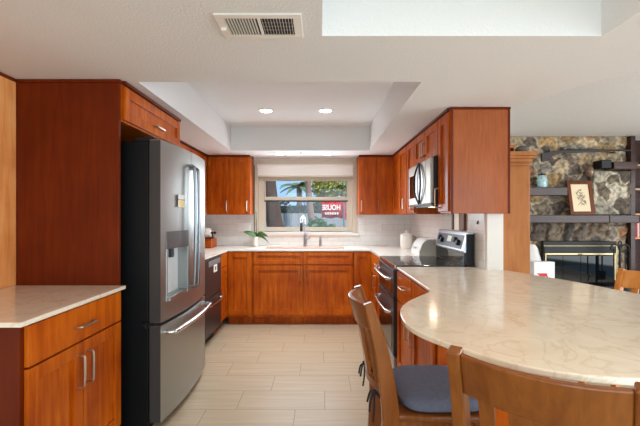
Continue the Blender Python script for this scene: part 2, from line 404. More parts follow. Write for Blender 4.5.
# ------------------------------------------------------------------ cabinets
def pull(parent, kind, x, z, ln, m='nickel', y=-.02):
    b = MB(); h = ln/2; d = .032
    if kind == 'v':
        b.tube([(x, y, z-h*.86), (x, y-d*.85, z-h*.86), (x, y-d, z-h*.8), (x, y-d, z-h), ], .005, 8)
        b = MB(); b.tube(spline([(x, y, z-h), (x, y-d*.8, z-h*.96), (x, y-d, z-h*.7), (x, y-d, z+h*.7), (x, y-d*.8, z+h*.96), (x, y, z+h)], 4), .006, 8)
    else:
        b.tube(spline([(x-h, y, z), (x-h*.96, y-d*.8, z), (x-h*.7, y-d, z), (x+h*.7, y-d, z), (x+h*.96, y-d*.8, z), (x+h, y, z)], 4), .006, 8)
    return b.build('handle', m, parent, smooth=True)
def front(root, kind, x0, x1, z0, z1, m='cherry', name='door', handle=None, rail=.06):
    b = MB()
    if kind == 'slab': b.box(x0, x1, -.02, -.001, z0, z1)
    else:
        r = min(rail, (x1-x0)*.3, (z1-z0)*.3)
        b.box(x0, x0+r, -.02, -.001, z0, z1).box(x1-r, x1, -.02, -.001, z0, z1).box(x0+r, x1-r, -.02, -.001, z1-r, z1).box(x0+r, x1-r, -.02, -.001, z0, z0+r)
        b.box(x0+r-.002, x1-r+.002, -.006, -.002, z0+r-.002, z1-r+.002)
    o = b.build(name, m, root, .0022)
    if handle: pull(o, *handle)
    return o
def cabinet(name, label, cat, loc, rz, w, d, z0, z1, fronts, m='cherry', toe=False, group=None, mbody=None, crown=False):
    t = thing(name, label, cat, loc, rz, group)
    b = MB()
    if toe: b.box(0, w, .0, d, z0+.1, z1).box(0.0, w, .07, d, z0, z0+.1)
    else: b.box(0, w, 0, d, z0, z1)
    b.build('body', mbody or m, t, .0015)
    for f in fronts: front(t, *f[:5], m=f[6] if len(f) > 6 else m, name='drawer' if f[0] == 'slab' or f[0] == 'drawer' else 'door', handle=f[5] if len(f) > 5 else None)
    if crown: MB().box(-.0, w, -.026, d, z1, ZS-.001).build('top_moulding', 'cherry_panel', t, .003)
    return t
LEFT, RIGHT = R(90), R(-90)
G = .004
CT = ZC-.02
# left counter cabinet (faces +X)
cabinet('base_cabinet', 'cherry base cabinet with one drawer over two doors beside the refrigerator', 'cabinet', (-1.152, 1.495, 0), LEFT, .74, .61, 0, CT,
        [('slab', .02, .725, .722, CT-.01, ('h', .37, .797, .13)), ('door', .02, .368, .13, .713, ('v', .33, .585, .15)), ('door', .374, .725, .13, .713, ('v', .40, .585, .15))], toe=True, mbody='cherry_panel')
# dark end skin facing the camera is part of the body already
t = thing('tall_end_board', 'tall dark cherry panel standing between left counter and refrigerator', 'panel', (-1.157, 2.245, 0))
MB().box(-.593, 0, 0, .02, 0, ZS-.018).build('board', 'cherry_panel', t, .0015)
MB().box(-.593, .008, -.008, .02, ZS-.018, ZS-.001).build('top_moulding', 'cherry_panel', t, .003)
t = thing('wall_panel', 'wood panel coloured as if lit, covering the wall above the left counter', 'panel', (-1.75, 1.0, 0))
MB().box(-.028, 0, -.6, 1.245, ZC+.001, ZS-.018).build('board', 'lit_wood', t, .0015)
MB().box(-.028, .008, -.6, 1.233, ZS-.018, ZS-.001).build('top_moulding', 'cherry_panel', t, .003)
cabinet('wall_cabinet', 'short wide cherry cabinet over the refrigerator', 'cabinet', (-1.157, 2.27, 0), LEFT, .91, .58, 1.865, ZS-.018,
        [('door', .012, .898, 1.875, ZS-.03, ('h', .455, 1.925, .13), 'lit_wood2')] if 'lit_wood2' in M else [('door', .012, .898, 1.875, ZS-.03, ('h', .455, 1.925, .13))], crown=True)
cabinet('wall_cabinet', 'cherry wall cabinet on the left wall past the refrigerator, mostly hidden', 'cabinet', (-1.46, 3.2, 0), LEFT, 1.78, .31, ZU, ZS-.018,
        [('door', .01, .58, ZU+.01, ZS-.03), ('door', .59, 1.16, ZU+.01, ZS-.03), ('door', 1.17, 1.76, ZU+.01, ZS-.03)], crown=True)
# back wall uppers
UY = 5.0
cabinet('wall_cabinet', 'cherry wall cabinet left of the kitchen window with two narrow doors', 'cabinet', (-1.455, UY+.02, 0), 0, .555, .29, ZU, ZS-.018,
        [('door', .012, .285, ZU+.012, ZS-.03, ('v', .262, ZU+.11, .13)), ('door', .292, .543, ZU+.012, ZS-.03, ('v', .52, ZU+.11, .13))], crown=True)
cabinet('wall_cabinet', 'cherry wall cabinet right of the kitchen window with two narrow doors', 'cabinet', (.50, UY+.02, 0), 0, .45, .29, ZU, ZS-.018,
        [('door', .012, .218, ZU+.012, ZS-.03, ('v', .03, ZU+.11, .13)), ('door', .224, .438, ZU+.012, ZS-.03, ('v', .25, ZU+.11, .13))], crown=True)
# right wall uppers (face -X), local x runs toward the camera
UX = .95
cabinet('wall_cabinet', 'cherry wall cabinet in the right corner beyond the microwave', 'cabinet', (UX, UY+.01, 0), RIGHT, .83, .288, ZU, ZS-.018,
        [('door', .02, .40, ZU+.012, ZS-.03), ('door', .42, .81, ZU+.012, ZS-.03, ('v', .77, ZU+.11, .13))], crown=True)
cabinet('wall_cabinet', 'narrow cherry wall cabinet directly beyond the microwave', 'cabinet', (UX, 4.18, 0), RIGHT, .33, .288, ZU, ZS-.018,
        [('door', .01, .32, ZU+.012, ZS-.03, ('v', .285, ZU+.11, .13))], crown=True)
cabinet('wall_cabinet', 'short cherry cabinet mounted above the microwave', 'cabinet', (UX, 3.85, 0), RIGHT, .77, .288, 1.795, ZS-.018,
        [('door', .008, .382, 1.802, ZS-.03, ('v', .352, 1.905, .12)), ('door', .388, .762, 1.802, ZS-.03, ('v', .418, 1.905, .12))], crown=True)
t = cabinet('wall_cabinet', 'cherry wall cabinet with plain end panel at the near end of the range wall', 'cabinet', (UX, 3.08, 0), RIGHT, .25, .288, ZU, ZS-.018,
        [('door', .008, .242, ZU+.012, ZS-.03, ('v', .035, ZU+.12, .15))], crown=True)
b = MB().box(.25, .27, -.008, .419, ZU-.004, ZS-.018).box(.1925, .25, .288, .417, ZU-.004, ZS-.018)
b.build('end_panel', 'cherry_end', t, .0015)
for ya, yb_ in ((-.009, .010), (.404, .420)): MB().box(.2695, .2725, ya, yb_, ZU-.004, ZS-.018).build('edge_strip', 'cherry_panel', t, .001)
MB().box(.25, .276, -.014, .424, ZS-.018, ZS-.001).build('end_moulding', 'cherry_panel', t, .003)

# back run bases
FY = 4.70
cabinet('base_cabinet', 'cherry corner base cabinet with one door left of the sink', 'cabinet', (-1.122, FY, 0), 0, .312, .60, 0, CT,
        [('door', .02, .30, .13, CT-.012)], toe=True)
cabinet('sink_cabinet', 'wide cherry sink cabinet with two doors under the window', 'cabinet', (-.806, FY, 0), 0, 1.208, .60, 0, CT-.0,
        [('drawer', .008, .598, .737, CT-.012), ('drawer', .61, 1.2, .737, CT-.012), ('door', .008, .598, .13, .722, ('v', .565, .62, .15)), ('door', .61, 1.2, .13, .722, ('v', .65, .62, .15))], toe=True)
cabinet('base_cabinet', 'narrow cherry base cabinet right of the sink', 'cabinet', (.404, FY, 0), 0, .218, .60, 0, CT,
        [('door', .008, .205, .13, CT-.012, ('v', .04, .78, .13))], toe=True)
# left run bases
cabinet('base_cabinet', 'cherry base cabinet hidden between refrigerator and dishwasher', 'cabinet', (-1.125, 3.29, 0), LEFT, .44, .63, 0, CT,
        [('slab', .01, .43, .735, CT-.012, ('h', .22, .81, .1)), ('door', .01, .43, .13, .725)], toe=True)
cabinet('base_cabinet', 'narrow cherry corner cabinet beside the dishwasher', 'cabinet', (-1.125, 4.355, 0), LEFT, .335, .63, 0, CT,
        [('slab', .012, .31, .735, CT-.012), ('door', .012, .31, .13, .725)], toe=True)
# right run bases
cabinet('base_cabinet', 'cherry base cabinet between range and sink corner', 'cabinet', (.625, 4.69, 0), RIGHT, .825, .60, 0, CT,
        [('slab', .02, .41, .735, CT-.012), ('slab', .42, .815, .735, CT-.012, ('h', .62, .81, .12)), ('door', .02, .41, .13, .725), ('door', .42, .815, .13, .725, ('v', .46, .6, .13))], toe=True)
t = cabinet('base_cabinet', 'cherry peninsula cabinet with drawer and two doors under the round counter', 'cabinet', (.625, 3.075, 0), RIGHT, 1.0, .60, 0, CT,
        [('slab', .012, .50, .66, CT-.012, ('h', .26, .79, .13)), ('slab', .508, .98, .66, CT-.012, ('h', .74, .79, .13)), ('door', .012, .50, .13, .65, ('v', .43, .545, .15)), ('door', .508, .98, .13, .65, ('v', .57, .545, .15))], toe=True)

# ------------------------------------------------------------------ counters
tag(MB().box(-1.765, -1.115, 1.455, 2.243, CT, ZC).build('countertop', 'quartz', None, .004), 'pale quartz countertop on the left base cabinet beside the refrigerator', 'countertop')
cb = MB()
SX0, SX1, SY0, SY1 = -.70, .31, 4.80, 5.16
cb.box(-1.765, -1.10, 3.285, 4.672, CT, ZC)
cb.box(-1.765, SX0, 4.672, BY-.01, CT, ZC).box(SX1, 1.228, 4.672, BY-.01, CT, ZC).box(SX0, SX1, 4.672, SY0, CT, ZC).box(SX0, SX1, SY1, BY-.01, CT, ZC)
cb.box(.60, 1.228, 3.862, 4.672, CT, ZC)
bmesh.ops.remove_doubles(cb.bm, verts=cb.bm.verts, dist=1e-5)
tag(cb.build('countertop', mat('white_quartz', (236, 232, 222), .2, noise=.05, nscale=20)), 'white quartz countertop wrapping the sink wall below the window', 'countertop')
P = [(.602, 3.072), (.600, 2.6), (.597, 2.15)]
curve = spline([(.597, 2.15, 0), (.575, 2.06, 0), (.482, 1.93, 0), (.397, 1.80, 0), (.345, 1.676, 0), (.322, 1.54, 0), (.320, 1.434, 0), (.344, 1.33, 0), (.403, 1.215, 0), (.487, 1.09, 0), (.581, 1.01, 0), (.70, .965, 0), (.85, .945, 0), (1.02, .945, 0),
                (1.22, 1.0, 0), (1.42, 1.14, 0), (1.56, 1.36, 0), (1.63, 1.62, 0), (1.645, 1.86, 0), (1.62, 2.06, 0), (1.545, 2.40, 0), (1.45, 2.66, 0), (1.375, 2.88, 0)], 5)
P += [(p.x, p.y) for p in curve[1:]] + [(1.226, 2.88), (1.226, 3.072)]
tag(MB().prism(P, CT, ZC).build('countertop', 'quartz', None, .006, seg=3), 'rounded cream quartz peninsula counter in front of the chairs', 'countertop')

# sink, faucet, soap pump
s = thing('sink', 'stainless undermount sink set into the white counter', 'sink', (-.195, 4.98, CT))
sw, sd = .51, .185
b = MB().box(-sw, sw, -sd, sd, -.20, -.19).box(-sw, -sw+.008, -sd, sd, -.19, -.001).box(sw-.008, sw, -sd, sd, -.19, -.001).box(-sw, sw, -sd, -sd+.008, -.19, -.001).box(-sw, sw, sd-.008, sd, -.19, -.001)
b.build('bowl', mat('sink_satin_steel', (188, 188, 186), .5, .5), s, .003)
MB().lathe([(0, -.189), (.04, -.189), (.045, -.185), (0, -.185)], (0, .05, 0), 18).build('drain', 'steel_dark', s, smooth=True)
fa = thing('faucet', 'tall stainless pull-down faucet behind the sink', 'faucet', (-.20, 5.215, ZC))
MB().lathe([(.028, 0), (.028, .008), (.02, .02), (.02, .13), (.016, .15), (.014, .16)], seg=18).build('base', 'steel', fa, smooth=True)
MB().tube(spline([(0, 0, .15), (0, 0, .28), (-.003, -.015, .36), (-.02, -.06, .395), (-.04, -.11, .37), (-.045, -.12, .31)], 6), .012, 12).build('spout', 'steel_light', fa, smooth=True)
MB().lathe([(.013, .0), (.017, -.02), (.018, -.10), (.013, -.115)], (-.045, -.12, .315), 14).build('spray_head', 'steel_dark', fa, smooth=True)
MB().tube([(.02, 0, .09), (.05, -.01, .10), (.075, -.02, .135)], .006, 8).build('lever', 'steel', fa, smooth=True)
so = thing('soap_dispenser', 'short stainless soap pump right of the faucet', 'soap dispenser', (.005, 5.215, ZC))
MB().lathe([(.022, 0), (.022, .01), (.017, .02), (.017, .08), (.012, .09), (.011, .12)], seg=16).build('body', 'steel', so, smooth=True)
MB().tube([(0, 0, .118), (0, -.01, .135), (0, -.05, .13)], .008, 8).build('spout', 'steel', so, smooth=True)

# outlets
def outlet(label, loc, rz, n=2, slot='grey'):
    t = thing('outlet', label, 'outlet', loc, rz)
    w = .035*n + .02
    MB().box(-w, w, -.006, 0, -.058, .058).build('plate', 'whiteplastic', t, .002)
    for i in range(n):
        x = (i-(n-1)/2)*.05
        MB().box(x-.016, x+.016, -.009, -.006, -.035, .035).build('socket', 'whiteplastic' if slot != 'black' else 'black', t, .002)
outlet('white outlet plate on the tile under the cabinet left of the window', (-1.03, BY-.0085, 1.165), 0)
outlet('white outlet plate on the tile under the cabinet right of the window', (.745, BY-.0085, 1.165), 0)
t = thing('wall_hook', 'small dark hook on the tile near the peninsula wall end', 'hook', (1.2295, 3.03, 1.265), RIGHT)
MB().box(-.006, .006, -.004, 0, -.014, .014).build('plate', 'iron', t, .002)
MB().tube([(0, -.003, .004), (0, -.010, -.002), (0, -.010, -.010), (0, -.007, -.012)], .003, 6).build('prong', 'iron', t, smooth=True)

# ------------------------------------------------------------------ refrigerator
FR = thing('refrigerator', 'stainless french door refrigerator with bottom freezer drawer and black sides', 'refrigerator', (-1.03, 2.815, 0))
fy0, fy1 = -.455, .455
MB().box(-.70, -.012, fy0+.005, fy1-.005, .02, 1.765).build('cabinet_body', 'blacksatin', FR, .004)
MB().box(-.6, -.02, fy0+.02, fy1-.02, 0, .02).build('base_grille', 'black', FR)
def fx(y): return .065 + .034*(1-(y/.455)**2)
def door_arc(b, y0, y1, z0, z1, xb=0.0, n=10):
    ys = [y0+(y1-y0)*i/n for i in range(n+1)]
    poly = [(xb, y0)] + [(fx(y), y) for y in ys] + [(xb, y1)]
    b.prism(poly, z0, z1)
ZSM = .655
DY0, DY1, DZ0, DZ1 = -.385, -.065, .785, 1.21
def smooth_build(b, name, m, parent):
    bmesh.ops.remove_doubles(b.bm, verts=b.bm.verts, dist=1e-5)
    return b.build(name, m, parent, smooth=True)
b = MB(); door_arc(b, fy0, DY0, ZSM+.010, 1.775); door_arc(b, DY0, DY1, ZSM+.010, DZ0); door_arc(b, DY0, DY1, DZ1, 1.775); door_arc(b, DY1, -.003, ZSM+.010, 1.775)
dL = smooth_build(b, 'left_door', 'fridge', FR)
MB().box(.002, .0655, fy0-.004, fy0-.0005, ZSM+.012, 1.772).build('door_edge', 'doorside', dL)
b = MB(); door_arc(b, .003, fy1, ZSM+.010, 1.775); dR = smooth_build(b, 'right_door', 'fridge', FR)
b = MB(); door_arc(b, fy0, fy1, .06, ZSM-.010, n=20); dF = smooth_build(b, 'freezer_drawer', 'fridge', FR)
MB().box(.002, .0655, fy0-.004, fy0-.0005, .06, ZSM-.012).build('drawer_edge', 'doorside', dF)
MB().box(-.012, .0, fy0+.012, fy1-.012, .07, 1.76).build('door_gasket', 'black', FR)
def fhandle(door, y, z0, z1):
    x = fx(y)
    MB().tube(spline([(x-.002, y, z0), (x+.03, y, z0+.006), (x+.040, y, z0+.06), (x+.046, y, (z0+z1)/2), (x+.040, y, z1-.06), (x+.03, y, z1-.006), (x-.002, y, z1)], 5), [.011]*31, 10).build('handle', mat('handle_steel', (140, 142, 146), .28, 1.), door, smooth=True)
fhandle(dL, -.038, .82, 1.67); fhandle(dR, .045, .80, 1.66)
pts = [(fx(-.40)-.002, -.40, .595)] + [(fx(y)+.055, y, .595) for y in [-.39+.78*i/12 for i in range(13)]] + [(fx(.40)-.002, .40, .595)]
MB().tube(spline(pts, 3), .015, 10).build('handle', 'steel_light', dF, smooth=True)
dp = MB()
xx = fx(-.2)
dp.box(.012, .03, DY0, DY1, DZ0, DZ1).build('dispenser_recess', mat('pale_grey_plastic', (206, 206, 206), .3), dL)
b = MB(); door_arc(b, DY0-.006, DY1+.006, 1.105, DZ1+.006, .02, 6)
for v in b.bm.verts:
    if v.co.x > .03: v.co.x += .004
b.build('dispenser_panel', mat('dispenser_dark_panel', (92, 92, 94), .3, .6), dL, .002)
b = MB()
for (ya, yb, za, zb) in ((DY0-.006, DY0+.008, DZ0-.006, 1.105), (DY1-.008, DY1+.006, DZ0-.006, 1.105), (DY0+.008, DY1-.008, DZ0-.006, DZ0+.02)):
    b.box(.03, fx((ya+yb)/2)+.004, ya, yb, za, zb)
b.build('dispenser_bezel', 'fridge', dL, .002)
MB().box(.03, .055, -.245, -.205, 1.04, 1.105).build('dispenser_spout', 'steel_dark', dL, .004)
MB().lathe([(0, 0), (.012, 0), (.012, .035), (0, .035)], (-.025, fy0-.002, ZSM-.02), 10).box(-.05, .03, fy0-.012, fy0-.002, ZSM-.006, ZSM+.010).build('hinge', 'black', FR, .002)
MB().box(-.09, .02, fy0+.004, fy0+.06, 1.766, 1.79).build('hinge_cover', 'black', FR, .003)
mg = thing('fridge_magnet', 'small white and yellow picture magnet on the refrigerator door', 'magnet', (-1.03+fx(-.195)+.003, 2.62, 1.372), LEFT)
MB().box(-.055, .055, -.004, .0, 0, .084).build('card', 'paper', mg, .001)
MB().box(-.048, .048, -.006, -.004, .006, .045).build('print', 'yellow', mg)
MB().box(-.057, .057, -.006, -.004, .047, .053).build('band', 'brown', mg)

# ------------------------------------------------------------------ dishwasher
DW = thing('dishwasher', 'dark stainless double drawer dishwasher in the left run', 'dishwasher', (-1.122, 3.74, 0), LEFT)
MB().box(.004, .60, .0, .58, .1, CT-.004).build('tub', 'black', DW)
MB().box(.01, .59, .06, .5, 0, .1).build('toe_kick', 'black', DW)
for z0, z1 in ((.50, CT-.012), (.12, .49)):
    d = MB().box(.006, .598, -.022, 0, z0, z1).build('drawer', 'steel_dark', DW, .003)
    pts = [(.06, -.022, z1-.06), (.06, -.06, z1-.06), (.55, -.06, z1-.06), (.55, -.022, z1-.06)]
    if z0 < .3: MB().tube(pts, .009, 8).build('handle', 'steel_light', d, smooth=True)
    else: MB().box(.1, .55, -.028, -.022, z1-.075, z1-.02).build('control_strip', 'grey', d, .003)
st = tag(MB().box(.0, .13, -.003, 0, 0, .075).build('dishwasher_magnet', 'paper'), 'small white square magnet on the dishwasher front', 'magnet')
st.location = (-1.122+.0225, 4.03, .73); st.rotation_euler = (0, 0, LEFT)
MB().box(.035, .095, -.0045, -.003, .018, .058).build('print', 'grey', st)

# ------------------------------------------------------------------ range
RG = thing('range', 'black and stainless electric range with double oven and rear control console', 'range', (.612, 3.852, 0), RIGHT)
W = .764
MB().box(0, W, 0, .60, .04, .90).box(.02, W-.02, .05, .55, 0, .04).build('body', 'black', RG, .003)
MB().box(0, W, -.012, .53, .90, .922).build('cooktop', 'blackglass', RG, .003)
MB().box(-.0005, W+.0005, -.02, -.012, .893, .923).build('front_trim', 'steel_light', RG, .002)
for (x, y, r) in ((.2, .15, .095), (.56, .15, .08), (.2, .38, .075), (.56, .38, .1)):
    MB().lathe([(r, .9222), (r+.003, .9226), (r+.003, .9222)], (x, y, 0), 32, 'z', False).build('burner_ring', 'grey', RG, smooth=True)
for z0, z1, hz in ((.655, .885, .81), (.20, .645, .545)):
    d = MB().box(.004, W-.004, -.03, 0, z0, z1).build('oven_door', 'steel_dark', RG, .004)
    MB().box(.07, W-.07, -.033, -.03, z0+.04, min(z1-.05, hz-.045)).build('oven_window', 'blackglass', d)
    pts = spline([(.05, -.03, hz), (.055, -.065, hz), (.12, -.08, hz), (W/2, -.088, hz), (W-.12, -.08, hz), (W-.055, -.065, hz), (W-.05, -.03, hz)], 5)
    MB().tube(pts, .014, 10).build('handle', 'steel_light', d, smooth=True)
MB().box(.004, W-.004, -.028, 0, .045, .19).build('storage_drawer', 'steel', RG, .004)
# sloped console: front bottom at y=.53.. top at .56
con = MB().prism([(.528, .922), (.612, .922), (.612, 1.185), (.568, 1.185), (.563, 1.17), (.528, 1.03), (.545, 1.022), (.545, .922)][0:0] or [(.545, .922), (.612, .922), (.612, 1.183), (.565, 1.183), (.558, 1.165), (.522, 1.035), (.525, 1.022), (.545, 1.02)], 0, W, 'x').build('console', 'steel', RG, .002)
def conpt(x, t, off=.002):   # t 0 bottom .. 1 top of the sloped face
    return (x, .522+.036*t-off, 1.035+.13*t)
def conslab(name, x0, x1, t0, t1, m, off=.003, parent=None):
    b = MB(); q = [conpt(x0, t0, .0), conpt(x1, t0, .0), conpt(x1, t1, .0), conpt(x0, t1, .0)]; q2 = [(p[0], p[1]-off, p[2]+off*.2) for p in q]
    lo = [b.bm.verts.new(p) for p in q]; hi = [b.bm.verts.new(p) for p in q2]
    b.face(hi); b.face(lo[::-1])
    for i in range(4): b.face([lo[i], lo[(i+1) % 4], hi[(i+1) % 4], hi[i]])
    return b.build(name, m, parent or con)
conslab('control_panel', .03, W-.06, .08, .94, 'steel_dark')
conslab('display', .33, .43, .42, .8, mat('oven_display', (206, 224, 222), .4), .005)
for x, t in ((.12, .6), (.20, .45), (.54, .6), (.62, .45)):
    p = conpt(x, t, .003)
    k = MB().lathe([(.0, 0), (.024, 0), (.022, -.022), (.0, -.024)], (0, 0, 0), 18, 'y').build('knob', 'black', con, smooth=True)
    k.location = p; k.rotation_euler = (R(-15), 0, 0)
MB().box(.02, W-.02, .530, .5445, .923, 1.02).build('lower_panel', 'blackglass', RG)
MB().box(W, W+.002, .545, .61, .923, 1.17).build('console_side', 'black', RG)

# ------------------------------------------------------------------ microwave
MW = thing('microwave', 'stainless over-the-range microwave mounted under the short cabinet', 'microwave', (.90, 3.846, 1.405), RIGHT)
W2, H2 = .762, .385
MB().box(0, W2, 0, .325, 0, H2).build('body', 'black', MW, .003)
dr = MB().box(.003, W2-.143, -.026, 0, .012, H2-.012).build('door', 'mwsteel', MW, .004)
MB().box(W2-.14, W2-.003, -.026, 0, .012, H2-.012).build('control_panel', 'mwsteel', MW, .004)
MB().box(.05, .27, -.028, -.026, .075, H2-.10).build('door_window', 'blackglass', dr)
cx, hh, hw = .43, .175, .115
def vesica(n=20):
    pts = []
    for i in range(n+1):
        t = -1+2*i/n; pts.append((cx-hw*(1-t*t), -.03, H2/2+hh*t))
    for i in range(1, n):
        t = 1-2*i/n; pts.append((cx+hw*(1-t*t), -.03, H2/2+hh*t))
    return pts
v = vesica()
MB().prism([(p[0], p[2]) for p in v], -.031, -.026, 'y').build('handle_reflection', 'steel', dr)  # bright reflection beside the handle, built as a steel plate
MB().tube([(p[0], -.036-.016*(1-((p[2]-H2/2)/hh)**2), p[2]) for p in v], .008, 8, True).build('handle', 'iron', dr, smooth=True)  # one half is the handle, the other its mirror image built as shape
MB().box(.003, W2-.003, -.02, 0, 0, .012).build('vent_strip', 'black', MW)
MB().box(.1, .66, .02, .3, -.012, 0).build('underside_filter', 'steel_dark', MW)
MB().box(.36, .42, .07, .13, -.0145, -.012).build('lamp_lens', mat('cooktop_lamp_lens', (255, 220, 170), .4, emit=6), MW)
light('cooktop_lamp', 'AREA', (1.0, 3.45, 1.388), .5, (1, .84, .62), aim=(1.0, 3.45, 0), shape='RECTANGLE', size=.04, size_y=.04)

# framed board on the tile behind the range
t = thing('framed_board', 'wooden framed white board on the tile behind the range console', 'board', (1.229, 3.60, 1.19), RIGHT)
MB().box(.0, .05, -.015, 0, 0, .16).build('side_board', 'walnut', t, .002)
MB().box(.2, .32, -.02, 0, 0, .16).build('side_board', 'brown', t, .002)
MB().box(.05, .2, -.008, 0, 0, .16).build('face', 'board', t)

# ------------------------------------------------------------------ counter items
bb = thing('bread_box', 'white roll-top bread box with grey ends on the counter beyond the range', 'bread box', (1.0, 4.28, ZC), RIGHT)
prof = [(0, .0), (0, .045)] + [(.012 + .10 - .10*math.cos(a), .05+.115*math.sin(a)) for a in [PI/2*i/8 for i in range(1, 9)]] + [(.20, .162), (.21, .13), (.21, 0)]
MB().prism(prof, .012, .358, 'x').build('roll_front', 'whiteenamel', bb, .003)
for x0, x1 in ((0, .012), (.358, .37)): MB().prism([(y-.003 if y < .1 else y+.003, z*1.02) for y, z in prof], x0, x1, 'x').build('end_panel', 'greyenamel', bb, .002)
MB().tube([(.13, .003, .075), (.13, -.012, .075), (.24, -.012, .075), (.24, .003, .075)], .005, 8).build('handle', 'steel', bb, smooth=True)
ca = thing('canister', 'white ceramic canister with knobbed lid in the right counter corner', 'canister', (1.075, 4.86, ZC))
MB().lathe([(.0, 0), (.066, 0), (.074, .01), (.076, .07), (.075, .15), (.070, .16), (0, .16)], seg=28).build('jar', 'whiteglaze', ca, smooth=True)
MB().lathe([(.0, .161), (.077, .161), (.077, .172), (.05, .185), (.015, .19), (.012, .196), (.02, .208), (.012, .22), (0, .222)], seg=28).build('lid', 'whiteglaze', ca, smooth=True)
tag(MB().lathe([(0, 0), (.05, 0), (.055, .03), (.05, .15), (.02, .165), (0, .165)], (1.165, 4.96, ZC), 20).build('canister', 'greyenamel', None, smooth=True), 'small dark grey jar half hidden behind the white canister', 'jar')
wbx = thing('bread_crate', 'small wooden box with front door in the left counter corner', 'box', (-1.58, 4.86, ZC))
MB().box(0, .225, 0, .26, 0, .115).build('body', 'cherry', wbx, .003)
MB().box(.02, .205, -.012, 0, .012, .10).build('door', 'cherry', wbx, .003)
MB().lathe([(0, 0), (.01, 0), (.012, -.012), (0, -.016)], (.1, -.012, .055), 12, 'y').build('knob', 'nickel', wbx, smooth=True)
pt = thing('paper_towel_holder', 'black paper towel holder lying on the wooden box', 'paper towel holder', (-1.51, 4.99, ZC+.116))
MB().box(.12, .15, -.05, .05, 0, .012).box(.13, .14, -.012, .012, .012, .085).box(-.19, -.18, -.012, .012, .012, .085).box(-.20, .15, -.012, .012, 0, .012).build('bracket', 'iron', pt, .002)
MB().lathe([(.0, -.19), (.008, -.19), (.008, .155), (.018, .16), (.018, .172), (.01, .18), (0, .182)], (0, 0, .072), 12, 'x').build('rod', 'iron', pt, smooth=True)
tag(MB().lathe([(.0235, -.17), (.058, -.17), (.06, -.165), (.06, .10), (.054, .115), (.0235, .118), (.0235, -.17)], (-1.51, 4.99, ZC+.116+.072), 28, 'x', False).build('paper_towel_roll', 'paper', None, smooth=True), 'white paper towel roll on the holder above the wooden box', 'paper towel')

# orchid
oc = thing('potted_orchid', 'orchid with broad green leaves in a white vase by the window', 'plant', (-.84, 5.16, ZC))
MB().lathe([(0, 0), (.035, 0), (.048, .03), (.05, .07), (.04, .11), (.044, .13), (.036, .13), (.0, .12)], seg=24).build('vase', 'whiteglaze', oc, smooth=True)
def leaf(base, direction, ln, wd, droop, up=.04, tilt=.9):
    b = MB(); d = Vector(direction).normalized(); side = (d.cross(Vector((0, 0, 1))).normalized() + Vector((0, 0, tilt))).normalized(); rows = []
    n = 8
    for i in range(n+1):
        t = i/n; wdt = wd*math.sin(PI*min(1, t*.93+.07))**.8
        ctr = Vector(base) + d*ln*t + Vector((0, 0, up*math.sin(PI*t*.6) - droop*t*t))
        rows.append([b.bm.verts.new(ctr + side*wdt*k + Vector((0, 0, abs(k)*.012*(1-t)))) for k in (-1, -.5, 0, .5, 1)])
    for a, c_ in zip(rows, rows[1:]):
        for k in range(4): b.face([a[k], a[k+1], c_[k+1], c_[k]])
    o = b.build('leaf', 'leaf', oc, smooth=True)
    so_ = o.modifiers.new('solid', 'SOLIDIFY'); so_.thickness = .003
leaf((0, 0, .125), (-1, -.25, 0), .17, .042, -.02, .05)
leaf((0, -.005, .125), (1, -.55, 0), .19, .05, .045, .06)
leaf((.01, 0, .12), (1, -.1, 0), .16, .028, .11, .03)
leaf((0, 0, .125), (-.4, .6, 0), .09, .024, .0, .05)
MB().tube([(0, 0, .11), (.0, -.002, .3), (-.008, 0, .46)], .004, 6).build('stem', 'stake', oc)

# ------------------------------------------------------------------ ceiling fittings
def can(label, x, y, z, e, grp):
    t = thing('recessed_light', label, 'ceiling light', (x, y, z), 0, grp)
    MB().lathe([(.060, -.0005), (.082, -.0005), (.084, -.003), (.078, -.005), (.060, -.005)], seg=32).build('trim_ring', 'trimwhite', t, smooth=True)
    MB().lathe([(0, -.001), (.060, -.001), (.059, -.005), (.05, -.0065), (0, -.007)], seg=32).build('lens', 'lens', t, smooth=True)
    light('can_glow', 'AREA', (x, y, z-.02), e, (.87, .95, 1), aim=(x, y, 0), shape='DISK', size=.11, spread=R(125))
can('left round recessed light in the raised kitchen ceiling', -.55, 3.97, HI-.002, 9, 'recessed lights in the raised ceiling')
can('right round recessed light in the raised kitchen ceiling', .056, 3.97, HI-.002, 9, 'recessed lights in the raised ceiling')
can('left round recessed light in the low ceiling above the window', -.51, 4.90, ZS, 1.3, 'recessed lights above the window')
can('right round recessed light in the low ceiling above the window', .09, 4.90, ZS, 1.3, 'recessed lights above the window')
hk = tag(MB().tube([(-.235, 4.80, ZS), (-.235, 4.80, ZS-.02)], .006, 8).build('ceiling_hook', 'grey'), 'tiny grey hook in the low ceiling between the two window lights', 'hook')
vt = thing('air_vent', 'white two-way register in the low ceiling beside the dining recess', 'vent', (-.245, 1.615, ZS))
b = MB(); vw, vd = .172, .102
b.box(-vw, vw, -vd, -vd+.03, -.008, 0).box(-vw, vw, vd-.03, vd, -.008, 0).box(-vw, -vw+.035, -vd+.03, vd-.03, -.008, 0).box(vw-.035, vw, -vd+.03, vd-.03, -.008, 0).box(-.006, .006, -vd+.03, vd-.03, -.009, 0)
b.build('frame', 'trimwhite', vt, .002)
MB().box(-vw+.03, vw-.03, -vd+.025, vd-.025, -.001, -.0002).build('dark_throat', 'black', vt)
for i in range(22):
    left = i < 11
    x = -.133 + .0118*i if left else .011 + .0118*(i-11)
    s_ = .006
    q = [(x-.0006, -.001), (x+.0006, -.001), (x+.0006+(-s_*.55 if left else s_*.5), -.009), (x-.0006+(-s_*.55 if left else s_*.5), -.009)]
    MB().prism(q, -vd+.03, vd-.03, 'y').build('louver', 'trimwhite', vt)
